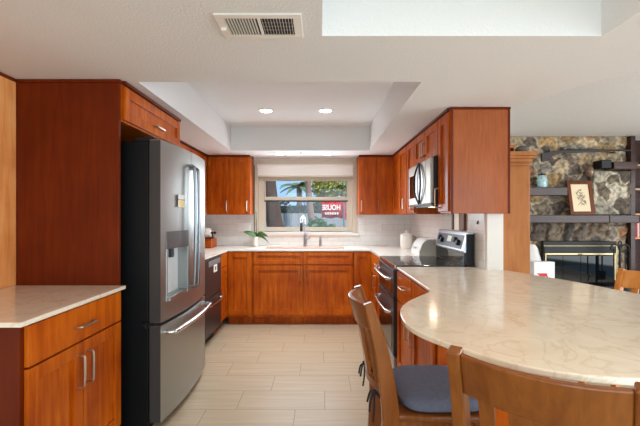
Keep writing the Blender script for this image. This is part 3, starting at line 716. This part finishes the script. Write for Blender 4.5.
for y in (-.03, 0, .03): MB().box(.01, vw-.035, y-.001, y+.001, -.004, -.001).build('damper_bar', 'grey', vt)
MB().box(-vw+.008, -vw+.03, -.006, .004, -.022, -.008).build('lever', 'trimwhite', vt, .002)

# ------------------------------------------------------------------ counter chairs
def make_chair(name, label, loc, rz, m='oak'):
    t = thing(name, label, 'chair', loc, rz, 'counter chairs around the peninsula')
    SH = .565
    path = [(-.215, 0), (-.18, .25), (-.165, .45), (-.166, .565), (-.178, .68), (-.207, .84), (-.25, .985)]
    def yb(z):
        for (y0, z0), (y1, z1) in zip(path, path[1:]):
            if z0 <= z <= z1: return y0+(y1-y0)*(z-z0)/(z1-z0)
        return path[-1][0]
    sp = [(p.x, p.y) for p in spline([(y, z, 0) for y, z in path], 4)]
    half = [.018+.014*math.sin(PI*min(1, max(0, (z-.05)/.93))) for y, z in sp]
    for s in (-1, 1):
        MB().strip(sp, half, s*.180-.0165, s*.180+.0165).build('back_leg', m, t, .005)
    def bow(x, d=.05): return -d*(1-(x/.17)**2)
    def arc_board(nm, z0, z1, th, x0=-.165, x1=.165, n=14, mm=m):
        b = MB(); rings = []
        for i in range(n+1):
            x = x0+(x1-x0)*i/n
            yo0, yo1 = yb(z0)+bow(x), yb(z1)+bow(x)
            rings.append([b.bm.verts.new(p) for p in ((x, yo0-th/2, z0), (x, yo0+th/2, z0), (x, yo1+th/2, z1), (x, yo1-th/2, z1))])
        b.loft(rings); return b.build(nm, mm, t, .005)
    arc_board('top_rail', .874, .978, .024)
    arc_board('lower_rail', .63, .668, .02)
    for x0, x1 in ((-.125, -.09), (-.055, .055), (.09, .125)):
        b = MB(); rings = []
        for i in range(7):
            z = .665+.212*i/6; xm = (x0+x1)/2
            y = yb(z)+bow(xm)
            rings.append([b.bm.verts.new(p) for p in ((x0, y-.006, z), (x1, y-.006, z), (x1, y+.006, z), (x0, y+.006, z))])
        b.loft(rings); b.build('back_slat', m, t, .002)
    seat = [(-.185, -.16), (.185, -.16), (.205, .1), (.20, .19), (.16, .215), (-.16, .215), (-.20, .19), (-.205, .1)]
    MB().prism(seat, SH-.025, SH).build('seat', m, t, .008)
    MB().box(-.163, .163, -.155, -.135, SH-.095, SH-.026).box(-.17, .17, .16, .18, SH-.095, SH-.026).box(-.18, -.16, -.135, .16, SH-.095, SH-.026).box(.16, .18, -.135, .16, SH-.095, SH-.026).build('apron', m, t, .003)
    for s in (-1, 1):
        MB().strip([(.185, 0), (.175, .3), (.17, SH-.026)], [.014, .018, .02], s*.165-.019, s*.165+.019).build('front_leg', m, t, .004)
        MB().box(s*.172-.01, s*.172+.01, -.175, .17, .20, .235).build('side_stretcher', m, t, .003)
    MB().box(-.15, .15, .163, .183, .16, .20).build('foot_rail', m, t, .003)
    return t
CH = [make_chair('counter_chair', 'wooden counter chair with dark seat cushion, back turned to the range side', (.428, 1.648, 0), R(-89.5)),
      make_chair('counter_chair', 'closest wooden counter chair, its slatted back toward the viewer', (.624, 1.048, 0), R(-36.9)),
      make_chair('counter_chair', 'bright orange-brown wooden chair on the living room side of the counter', (1.735, 2.16, 0), R(115.6), 'oak_bright')]
def cushion(label, loc, rz):
    t = thing('seat_cushion', label, 'cushion', loc, rz, 'cushions on the counter chairs')
    b = MB(); n = 40; prof = [(.90, 0), (.985, .012), (1, .026), (.97, .042), (.88, .053), (.6, .058), (.2, .060), (.0, .060)]
    rings = []
    for sc, h in prof:
        ring = []
        for k in range(n):
            a = 2*PI*k/n; c_, s_ = math.cos(a), math.sin(a)
            e = 5.0
            r = (abs(c_)**e+abs(s_)**e)**(-1/e)
            wx = .19; wy = .165
            ring.append(b.bm.verts.new((c_*r*wx*max(sc, .001), s_*r*wy*max(sc, .001)+.052, h)))
        rings.append(ring)
    b.loft(rings); b.build('pad', 'navy', t, smooth=True)
    for s in (-1, 1):
        b = MB()
        b.tube(spline([(s*.13, -.13, .02), (s*.142, -.2, .03), (s*.15, -.236, .07), (s*.152, -.24, .01), (s*.16, -.246, -.04)], 4), .004, 6)
        b.tube(spline([(s*.15, -.238, .07), (s*.13, -.252, .065), (s*.12, -.262, .02)], 4), .004, 6)
        b.tube(spline([(s*.15, -.238, .07), (s*.17, -.256, .05), (s*.18, -.262, .01)], 4), .004, 6)
        b.lathe([(0, -.012), (.009, -.006), (.010, .006), (0, .012)], (s*.15, -.24, .07), 10)
        b.build('tie', 'darkcord', t, smooth=True)
        for ch in [x for x in bpy.data.objects if x.parent == t and x.name.startswith('tie')]: ch.location.y = .018
    return t
cushion('navy seat cushion on the chair with its back to the range side', (.428, 1.648, .566), R(-89.5))
cushion('navy seat cushion seen through the slats of the closest chair', (.624, 1.048, .566), R(-36.9))

# ------------------------------------------------------------------ living room: hutch, fireplace wall
hu = thing('hutch', 'tall golden-brown wooden hutch with crown moulding behind the kitchen wall', 'cabinet', (1.37, 3.0, 0))
MB().box(0, .24, .0, .9, .05, 1.70).box(.0, .23, .02, .88, 0, .05).build('body', 'hutch', hu, .003)
MB().box(0, .25, -.01, .91, 1.70, 1.715).box(0, .255, -.018, .92, 1.728, 1.755).box(0, .28, -.04, .94, 1.775, 1.806).box(0, .268, -.03, .93, 1.755, 1.775).box(0, .245, -.004, .904, 1.715, 1.728).build('crown_moulding', 'hutch', hu, .003)
for y0, y1 in ((.02, .445), (.455, .88)):
    d = MB().box(.24, .258, y0, y1, .1, 1.66).build('door', 'hutch', hu, .003)
    MB().lathe([(0, 0), (.012, 0), (.014, .018), (0, .022)], (.258, (y1-.04 if y0 < .1 else y0+.04), .95), 12, 'x').build('knob', 'brass', d, smooth=True)
cr_ = thing('wooden_rack', 'small wooden rack with round holes on top of the hutch', 'rack', (1.40, 3.03, 1.807))
MB().box(0, .115, 0, .1, .035, .062).box(0, .008, 0, .1, 0, .035).box(.053, .062, 0, .1, 0, .035).box(.107, .115, 0, .1, 0, .035).build('body', 'hutch', cr_, .002)
MB().box(.008, .107, .06, .09, .0, .035).build('dark_back', 'black', cr_)
tag(MB().lathe([(0, 0), (.03, 0), (.05, .02), (.052, .035), (.035, .05), (.012, .058), (0, .06)], (1.585, 3.06, 1.807), 20).build('stone_pot', 'darkstone', None, smooth=True), 'small dark stone pot on the hutch corner', 'pot')

def stone_panel(name, x0, x1, z0, z1, y, cw, ch, depth, pal, seed, parent=None, res=.013, mortar=(164, 150, 128), gap=.014):
    rng = np.random.default_rng(seed)
    nx, nz = int((x1-x0)/res), int((z1-z0)/res)
    gx = int((x1-x0)/cw)+3; gz = int((z1-z0)/ch)+3
    sx = []; sz = []
    for j in range(gz):
        for i in range(gx):
            sx.append(x0+(i-1+.5*(j % 2)+rng.uniform(-.0, .9))*cw); sz.append(z0+(j-1+rng.uniform(.0, .9))*ch)
    sx = np.array(sx); sz = np.array(sz); k = len(sx)
    cols = np.array([lin(pal[i]) for i in rng.integers(0, len(pal), k)])*rng.uniform(.6, 1.1, (k, 1))
    hgt = rng.uniform(.5, 1, k)
    X, Z = np.meshgrid(np.linspace(x0, x1, nx+1), np.linspace(z0, z1, nz+1))
    wx = X+.022*np.sin(Z*23+seed)+.012*np.sin(Z*51+X*17); wz = Z+.02*np.sin(X*27+seed*2)+.012*np.sin(X*47-Z*13)
    D = np.sqrt(((wx[..., None]-sx)/cw)**2+((wz[..., None]-sz)/ch)**2)
    idx = np.argsort(D, -1)[..., :2]
    d1 = np.take_along_axis(D, idx[..., :1], -1)[..., 0]; d2 = np.take_along_axis(D, idx[..., 1:], -1)[..., 0]
    e = (d2-d1)*min(cw, ch)*.5
    k1 = idx[..., 0]
    rise = np.clip((e-gap*.45)/.03, 0, 1); rise = rise*(2-rise)
    Y = y-depth*rise*hgt[k1] - .004*np.sin(X*90)*np.sin(Z*77)*rise
    m_ = (e < gap*.6)[..., None]
    col = np.where(m_, np.array(lin(mortar)), cols[k1])
    vs = np.stack([X, Y, Z], -1).reshape(-1, 3); nxx = nx+1
    fs = [(j*nxx+i, j*nxx+i+1, (j+1)*nxx+i+1, (j+1)*nxx+i) for j in range(nz) for i in range(nx)]
    # rim back to the wall so the sheet has thickness
    base = len(vs); rim = [j for j in range(nxx)] + [(j+1)*nxx-1 for j in range(1, nz+1)] + [nz*nxx+i for i in range(nx-1, -1, -1)] + [j*nxx for j in range(nz-1, 0, -1)]
    back = np.array([(vs[i][0], y+.045, vs[i][2]) for i in rim]); L_ = len(rim)
    allv = np.concatenate([vs, back]); fs += [(rim[i], base+i, base+(i+1) % L_, rim[(i+1) % L_]) for i in range(L_)]
    me = bpy.data.meshes.new(name); me.from_pydata(allv.tolist(), [], fs); me.update()
    ca_ = me.color_attributes.new('Col', 'FLOAT_COLOR', 'POINT')
    cc = np.ones((len(allv), 4), dtype=np.float32); cc[:len(vs), :3] = col.reshape(-1, 3); cc[len(vs):, :3] = lin(mortar)
    ca_.data.foreach_set('color', cc.ravel())
    me.materials.append(M['stone']); o = bpy.data.objects.new(name, me); C.objects.link(o)
    for p in me.polygons: p.use_smooth = True
    if parent is not None: o.parent = parent
    return o
PAL = [(150, 134, 112), (172, 148, 114), (118, 104, 92), (178, 146, 102), (134, 118, 102), (158, 114, 78), (142, 134, 122), (190, 170, 138), (104, 92, 84)]
SY = 5.26
wf = struct(stone_panel('wall_fireplace', 2.3, 4.125, 1.20, HI-.002, SY, .21, .135, .024, PAL, 5))
stone_panel('lower_stones', 2.3, 4.125, 0, 1.20, SY, .2, .17, .035, PAL, 9, wf, res=.018)
stone_panel('arch_stones', 2.80, 3.85, .985, 1.225, 5.215, .14, .32, .05, [(104, 92, 82), (120, 106, 92), (90, 82, 76), (130, 112, 94)], 3, wf, mortar=(120, 108, 92))
stone_panel('chimney_stones', 3.63, 4.12, 1.335, 1.915, 5.19, .24, .2, .035, [(176, 170, 156), (160, 158, 146), (132, 118, 100), (186, 178, 160), (104, 92, 80)], 12, wf, mortar=(182, 174, 156))
struct(MB().box(2.5, 4.4, 4.78, SY+.04, 0, .38).build('trim_1', mat('hearth_stone', (120, 112, 102), .8, noise=.3, nscale=10)))
fp = thing('fireplace_insert', 'black fireplace insert with brass trim and glass doors in the stone wall', 'fireplace', (3.44, 5.16, .38))
FW = .485
MB().box(-FW, FW, 0, .06, 0, .60).build('surround', 'iron', fp, .004)
MB().box(-FW, FW, -.012, 0, .538, .546).box(-FW+.015, FW-.015, -.012, 0, .424, .446).box(FW-.035, FW-.02, -.012, 0, .0, .448).box(-FW+.02, -FW+.035, -.012, 0, .0, .448).box(FW-.012, FW, -.012, 0, 0, .535).build('brass_trim', 'brass', fp, .002)
MB().box(-FW+.01, FW-.02, -.01, 0, .455, .53).build('vent_grille', 'black', fp)
for x0, x1 in ((-FW+.04, -FW+.25), (-FW+.255, 0.0), (.005, FW-.21), (FW-.205, FW-.04)):
    MB().box(x0, x1, -.010, -.002, .01, .412).build('glass_door', 'fireglass', fp, .001)
for x in (-.012, .018): MB().lathe([(0, 0), (.009, 0), (.011, -.018), (0, -.022)], (x, -.01, .43), 10, 'y').build('knob', 'brass', fp, smooth=True)
mt_ = thing('mantel_beam', 'long dark wooden mantel beam above the fireplace', 'mantel', (2.6, 5.03, 1.228))
MB().box(0, 1.135, 0, .175, 0, .10).box(1.14, 1.52, 0, .175, 0, .10).build('beam', 'walnut', mt_, .006)
sf = tag(MB().box(2.6, 3.215, 5.06, 5.225, 1.585, 1.69).build('shelf_beam', 'walnut', None, .006), 'thick dark wooden shelf holding the blue jar', 'shelf')
sf = tag(MB().box(3.80, 4.11, 5.04, 5.225, 1.925, 2.02).build('shelf_beam', 'walnut', None, .006), 'upper dark wooden shelf block by the bookcase', 'shelf')
tag(MB().box(3.655, 3.785, 5.06, 5.225, 1.94, 2.045).build('speaker_box', 'black', None, .006), 'small black box beside the upper wooden shelf', 'speaker')
gu = thing('long_gun', 'antique black long gun hung on the stone wall', 'gun', (2.92, 5.15, 2.165))
MB().strip([(0, 0), (0, 0)], .01, 0, 0) if False else None
def bar_y(name, pts, half, th, m, parent):
    b = MB(); rings = []
    for (x, z), h in zip(pts, half): rings.append([b.bm.verts.new(p) for p in ((x, -th, z-h), (x, th, z-h), (x, th, z+h), (x, -th, z+h))])
    b.loft(rings); return b.build(name, m, parent, .004)
bar_y('stock', [(0, -.075), (.10, -.045), (.20, -.012), (.27, .0), (.62, .008), (.86, .008)], [.055, .042, .022, .02, .014, .009], .014, mat('dark_gun_stock', (44, 32, 30), .5), gu)
MB().tube([(.24, 0, .018), (.7, 0, .022), (1.18, 0, .018)], .011, 10).build('barrel', 'gunmetal', gu, smooth=True)
MB().tube(spline([(.22, 0, -.02), (.24, 0, -.05), (.29, 0, -.05), (.31, 0, -.012)], 4), .005, 6).build('trigger_guard', 'iron', gu)
MB().box(.26, .30, -.01, .01, .02, .06).box(.34, .36, -.008, .008, .02, .045).build('hammer', 'iron', gu, .004)
MB().box(.3, .33, -.01, .07, -.03, -.02).box(.95, .98, -.01, .07, -.012, 0).build('wall_bracket', 'iron', gu)
ju = thing('glazed_jar', 'blue and white glazed jar on the dark wooden shelf', 'jar', (2.92, 5.14, 1.691))
MB().lathe([(0, 0), (.055, 0), (.066, .03), (.068, .10), (.058, .14), (.045, .15), (.04, .16), (0, .16)], seg=24).build('body', 'blueglaze', ju, smooth=True)
MB().tube(spline([(-.06, 0, .12), (-.10, 0, .11), (-.10, 0, .05), (-.06, 0, .03)], 4), .01, 8).build('handle', 'iron', ju, smooth=True)
MB().lathe([(0, .161), (.045, .161), (.04, .175), (.01, .18), (.012, .195), (0, .2)], seg=20).build('lid', 'iron', ju, smooth=True)
pf = thing('picture_frame', 'brown wooden framed animal sketch leaning on the mantel beam', 'picture', (3.41, 5.055, 1.3305), 0)
pf.rotation_euler = (R(-11), 0, 0)
w_, h_ = .163, .46
MB().box(-w_, -w_+.045, -.01, .012, 0, h_).box(w_-.05, w_, -.01, .012, 0, h_).box(-w_+.045, w_-.05, -.01, .012, 0, .045).box(-w_+.045, w_-.05, -.01, .012, h_-.05, h_).build('frame', 'brown', pf, .004)
MB().box(-w_+.04, w_-.045, 0, .008, .04, h_-.045).build('sketch_paper', 'sketch', pf)
b = MB(); random.seed(4)
for i in range(42):
    a = random.uniform(0, 2*PI); r = math.sqrt(random.random()); x = .06*r*math.cos(a); z = .225+.11*r*math.sin(a); a2 = random.uniform(0, PI); l_ = random.uniform(.012, .03)
    dx, dz = math.cos(a2)*l_, math.sin(a2)*l_; nx_, nz_ = -math.sin(a2)*.0022, math.cos(a2)*.0022
    b.prism([(x-dx-nx_, z-dz-nz_), (x+dx-nx_, z+dz-nz_), (x+dx+nx_, z+dz+nz_), (x-dx+nx_, z-dz+nz_)], -.0015, -.0003, 'y')
b.build('drawing', 'ink', pf)
gb = thing('glass_float', 'brown glass globe on a shelf peg above the framed sketch', 'globe', (3.56, 5.15, 1.905))
MB().lathe([(.055*math.sin(PI*i/14), -.075*math.cos(PI*i/14)) for i in range(15)], seg=22).build('globe', mat('brown_glass_globe', (112, 84, 66), .1, coat=.6), gb, smooth=True)
MB().lathe([(0, 0), (.012, 0), (.012, .07), (0, .07)], (0, .055, 0), 10, 'y').build('peg', 'iron', gb)
# fireplace tools
ft = thing('fireplace_tools', 'black iron fireplace tool stand with scroll top beside the fireplace', 'fireplace tools', (3.80, 4.94, .38))
MB().lathe([(0, 0), (.09, 0), (.085, .015), (.02, .025), (0, .026)], seg=20).build('base', 'iron', ft, smooth=True)
MB().tube([(0, 0, .02), (0, 0, .56)], .012, 8).build('post', 'iron', ft)
b = MB()
for s in (-1, 1):
    b.tube(spline([(0, 0, .50), (s*.03, 0, .56), (s*.08, 0, .575), (s*.115, 0, .54), (s*.10, 0, .50), (s*.075, 0, .515)], 5), .010, 8)
b.tube(spline([(0, 0, .55), (.02, 0, .59), (0, 0, .62), (-.02, 0, .59), (0, 0, .55)], 5), .008, 8)
b.build('scroll_top', 'iron', ft, smooth=True)
for nm, x, z0, kind in (('poker', -.10, .04, 0), ('shovel', .10, .06, 1), ('brush', .045, .06, 2)):
    b = MB().tube([(x, -.03, .52), (x, -.03, z0+.1)], .008, 8)
    if kind == 1: b.box(x-.045, x+.045, -.035, -.025, z0, z0+.12)
    elif kind == 2: b.lathe([(0, z0), (.03, z0), (.025, z0+.1), (0, z0+.12)], (x, -.03, 0), 12)
    else: b.tube([(x, -.03, z0+.1), (x+.02, -.03, z0+.06), (x, -.03, z0)], .007, 8)
    b.build(nm, 'iron', ft, smooth=False)
# white bag and carton by the hearth
bgo = MB(); rings = []
for z, sx_, sy_, ox in ((0, .10, .07, 0), (.1, .11, .075, 0), (.25, .095, .06, -.005), (.36, .075, .045, -.015), (.46, .05, .03, -.025), (.50, .03, .015, -.03)):
    rings.append([bgo.bm.verts.new((ox+sx_*(1+.08*math.sin(5*a+z*20))*math.cos(a), sy_*(1+.1*math.cos(4*a+z*13))*math.sin(a), z)) for a in [2*PI*k/22 for k in range(22)]])
bgo.loft(rings); o = bgo.build('plastic_bag', 'dirtwhite', None, smooth=True); o.location = (2.755, 5.0, .381); o.scale = (1.1, 1, 1.14); tag(o, 'white crumpled plastic bag standing on the hearth by the fireplace', 'bag')
bx = thing('cardboard_carton', 'white carton with red print in front of the fireplace', 'carton', (2.765, 4.80, .381))
MB().box(-.13, .125, -.0, .10, 0, .37).build('carton', 'whiteplastic', bx, .003)
b = MB().prism([(-.10, .23), (.03, .23), (.03, .21), (.08, .10), (.05, .10), (.0, .16), (-.03, .12), (-.06, .12), (-.05, .19)], -.003, 0, 'y'); b.build('red_print', 'red', bx)
MB().box(-.02, .02, -.0045, -.003, .15, .19).build('white_print', 'whiteplastic', bx)
# bookcase
bk = thing('bookcase', 'dark wooden bookcase built beside the stone wall', 'bookcase', (4.13, 5.20, 0))
MB().box(0, .06, -.02, .28, 0, HI-.01).box(.57, .62, -.02, .28, 0, HI-.01).box(.06, .57, .265, .28, 0, HI-.01).build('case', 'walnut', bk, .002)
for z in (.45, 1.03, 1.35, 1.685, 2.005): MB().box(.06, .57, .0, .265, z-.02, z).build('shelf', mat('shelf_edge_%d' % int(z*100), (190, 168, 138), .6) if z > 1.5 else 'lit_wood', bk, .002)
x = 4.193
for i, (mn, wd, h, lb) in enumerate((('book_maroon', .028, .20, 'maroon book, first from the stone wall on the bookcase shelf'), ('book_red', .03, .215, 'red book, second from the stone wall on the bookcase shelf'), ('book_cream', .02, .19, 'cream book, third from the stone wall on the bookcase shelf'), ('book_pink', .026, .205, 'pink book, fourth from the stone wall on the bookcase shelf'), ('book_blue', .03, .2, 'blue book, fifth from the stone wall on the bookcase shelf'))):
    t = thing('book', lb, 'book', (x, 5.225, 1.0305), 0, 'books on the bookcase shelf')
    MB().box(0, .003, 0, .14, 0, h).box(wd-.003, wd, 0, .14, 0, h).box(.003, wd-.003, 0, .003, 0, h).build('cover', M[mn], t)
    MB().box(.003, wd-.003, .003, .137, .003, h-.003).build('pages', 'paper', t)
    x += wd+.002
tag(MB().lathe([(0, 0), (.035, 0), (.04, .03), (.02, .06), (.012, .08), (0, .082)], (4.26, 5.30, 1.351), 16).build('figurine', 'iron', None, smooth=True), 'small black figurine on the bookcase shelf over the books', 'figurine')

# ------------------------------------------------------------------ outside the window
struct(MB().box(-20, 24, 5.46, 30, -.3, -.2).box(-20, 24, -30, -2.61, -.3, -.06).build('ground', 'grass'))
fe = thing('yard_fence', 'grey vertical board fence across the back yard', 'fence', (0, 11.0, -.2))
b = MB(); x = -6.0
while x < 6: b.box(x, x+.19, -.01, .01, 0, 1.60); x += .2
b.build('boards', 'fence', fe)
MB().box(-6, 6, .01, .05, .3, .38).box(-6, 6, .01, .05, 1.3, 1.38).build('rails', 'fence', fe)
for x in (-4.8, -2.4, 0, 2.4, 4.8): MB().box(x-.05, x+.05, .011, .11, 0, 1.58).build('post', 'fence', fe)
def leaves(name, m, parent, centers, n, size, seed):
    rnd = random.Random(seed); b = MB()
    for i in range(n):
        c0 = rnd.choice(centers); v = Vector((rnd.gauss(0, 1), rnd.gauss(0, 1), rnd.gauss(0, 1))).normalized()*rnd.random()**.4
        p = Vector(c0[:3]) + Vector((v.x*c0[3], v.y*c0[4], v.z*c0[5]))
        q = Vector((rnd.gauss(0, 1), rnd.gauss(0, 1), rnd.gauss(0, 1))).normalized(); u = q.orthogonal().normalized(); w2 = q.cross(u); s_ = size*rnd.uniform(.6, 1.3)
        b.face([b.bm.verts.new(p+k) for k in (u*s_, w2*s_*.45, -u*s_, -w2*s_*.45)])
    return b.build(name, m, parent)
hd = thing('hedge', 'dark hedge growing behind the back fence', 'hedge', (-.6, 12.2, -.2))
leaves('foliage', 'hedgegreen', hd, [(x*.8-3.0, 0, 1.3, .6, .4, .75) for x in range(9)], 3600, .09, 1)
MB().box(-3.2, 3.6, -.1, .1, 0, 1.85).build('branches', 'hedgegreen', hd)
def trunk(name, label, loc, pts, rad, m, cat='tree'):
    t = thing(name, label, cat, loc); MB().tube(spline(pts, 5), rad, 12).build('trunk', m, t, smooth=True); return t
t1 = trunk('leaning_tree', 'dark leaning tree trunk behind the left half of the window', (-.97, 8.2, -.2), [(.18, 0, 0), (.1, 0, .9), (-.02, 0, 1.6), (-.12, 0, 2.4), (-.2, 0, 4)], [.26]*4+[.21]*4+[.17]*4+[.15]*4+[.14]*5, 'bark')
MB().tube(spline([(-.04, 0, 1.5), (-.22, 0, 1.72), (-.5, .05, 2.2), (-.7, .1, 3)], 4), .09, 8).build('branch', 'bark', t1, smooth=True)
leaves('crown', 'hedgegreen', t1, [(-.4, 0, 3.9, .7, .6, .6)], 500, .1, 8)
t2 = trunk('palm_tree', 'slender pale palm trunk behind the middle of the window', (-.2, 10.2, -.2), [(.05, 0, 0), (.0, 0, 1.2), (-.1, 0, 2.2), (-.16, 0, 4)], [.10]*5+[.09]*5+[.08]*6, 'palmbark')
def fronds(parent, c0, n, ln, m, seed):
    rnd = random.Random(seed)
    for i in range(n):
        a = 2*PI*i/n+rnd.uniform(-.2, .2); b = MB(); rows = []; el = rnd.uniform(-.2, .9)
        for k in range(9):
            t = k/8; p = Vector(c0)+Vector((math.cos(a)*ln*t*math.cos(el), math.sin(a)*ln*t*math.cos(el), ln*t*math.sin(el)-.5*ln*t*t))
            s_ = Vector((-math.sin(a), math.cos(a), 0))*ln*.16*math.sin(PI*min(1, t*.9+.1))
            rows.append([b.bm.verts.new(p+s_-Vector((0, 0, .05*ln))), b.bm.verts.new(p), b.bm.verts.new(p-s_-Vector((0, 0, .05*ln)))])
        for r0, r1 in zip(rows, rows[1:]):
            b.face([r0[0], r0[1], r1[1], r1[0]]); b.face([r0[1], r0[2], r1[2], r1[1]])
        b.build('frond', m, parent)
fronds(t2, (-.16, 0, 4), 9, 1.2, 'palmgreen', 3)
t3 = trunk('palm_tree', 'distant green palm standing beyond the fence near the window centre', (-.85, 16.0, -.2), [(0, 0, 0), (.02, 0, 1.6), (0, 0, 2.7)], [.12]*11, 'palmbark')
fronds(t3, (0, 0, 2.75), 14, .9, 'palmgreen', 6)
t4 = trunk('leafy_tree', 'yellow-green leafy tree filling the upper right of the window', (1.0, 14.2, -.2), [(0, 0, 0), (.1, 0, 1.4), (.0, 0, 2.4)], [.12]*11, 'bark')
leaves('crown', 'yellowgreen', t4, [(-.95, 0, 2.6, .4, .4, .4), (-.55, 0, 2.55, .5, .5, .45), (.15, 0, 2.6, .6, .5, .5), (.75, 0, 2.5, .5, .5, .4), (-.9, .2, 2.1, .3, .3, .3)], 1700, .11, 2)
sb = thing('garden_shrub', 'green shrub outside the window under the red banner', 'shrub', (.10, 7.6, -.2))
leaves('foliage', 'leaf', sb, [(-.16, 0, 1.28, .2, .2, .24), (.12, .1, 1.16, .2, .2, .2)], 700, .055, 5)
MB().tube([(0, 0, 0), (.0, 0, .5), (-.05, 0, 1.2)], .03, 6).build('stem', 'bark', sb)
hs = thing('neighbor_house', 'white neighboring house seen beyond the yard', 'house', (1.7, 17.5, -.2))
MB().box(-1.5, 2.2, 0, 3, 0, 1.9).build('wall', 'housewhite', hs)
MB().prism([(-1.8, 1.9), (2.5, 1.9), (1.6, 2.5), (-.8, 2.35)], -.2, 3.2, 'y').build('roof', 'houseroof', hs)
MB().box(-.6, .1, -.03, 0, .8, 1.5).build('window_pane', 'steel_dark', hs)
# red banner
fl = thing('banner_flag', 'red banner with white lettering hanging outside the window', 'banner', (.28, 7.9, 1.30))
b = MB(); rings = []
n = 16
for i in range(n+1):
    x = -.245+.43*i/n; y = .02*math.sin(i*.9)
    rings.append([b.bm.verts.new((x, y, -.02+.012*math.sin(i*.7))), b.bm.verts.new((x, y, .35))])
for a, c_ in zip(rings, rings[1:]): b.face([a[0], c_[0], c_[1], a[1]])
o = b.build('cloth', 'flag', fl, smooth=True); so_ = o.modifiers.new('solid', 'SOLIDIFY'); so_.thickness = .003
MB().tube([(.205, 0, -1.5), (.205, 0, .42)], .018, 8).build('pole', 'grey', fl)
MB().tube([(-.26, 0, .352), (.21, 0, .352)], .008, 6).build('cross_bar', 'grey', fl)
white = mat('white_lettering', (250, 240, 236), .7)
def txt(body, size, x, z, parent, m, mirror=False):
    cu = bpy.data.curves.new('lettering', 'FONT'); cu.body = body; cu.size = size; cu.align_x = 'CENTER'; cu.extrude = .002; cu.offset = .004
    o = bpy.data.objects.new('lettering', cu); C.objects.link(o); o.parent = parent
    o.location = (x, -.026, z); o.rotation_euler = (R(90), 0, 0); o.scale = (-1 if mirror else 1, 1.25, 1)
    cu.materials.append(m)
    bpy.context.view_layer.update()
    me = bpy.data.meshes.new_from_object(o.evaluated_get(bpy.context.evaluated_depsgraph_get()))
    r = bpy.data.objects.new('lettering', me); C.objects.link(r); r.parent = parent
    r.location = o.location; r.rotation_euler = o.rotation_euler; r.scale = o.scale
    if not me.materials: me.materials.append(m)
    bpy.data.objects.remove(o); bpy.data.curves.remove(cu); return r
txt('HOUSE', .115, -.05, .145, fl, white, True)
b = MB()
for i in range(6): b.box(-.18+.048*i, -.18+.048*i+.032, -.027, -.024, .05, .095)
b.build('lettering', white, fl)
cl = tag(MB().box(-.02, .07, 0, .012, 0, .42).build('crimson_cloth', 'crimson', None, .003), 'narrow crimson cloth strip hanging right of the red banner', 'banner')
cl.location = (.505, 7.95, 1.24)
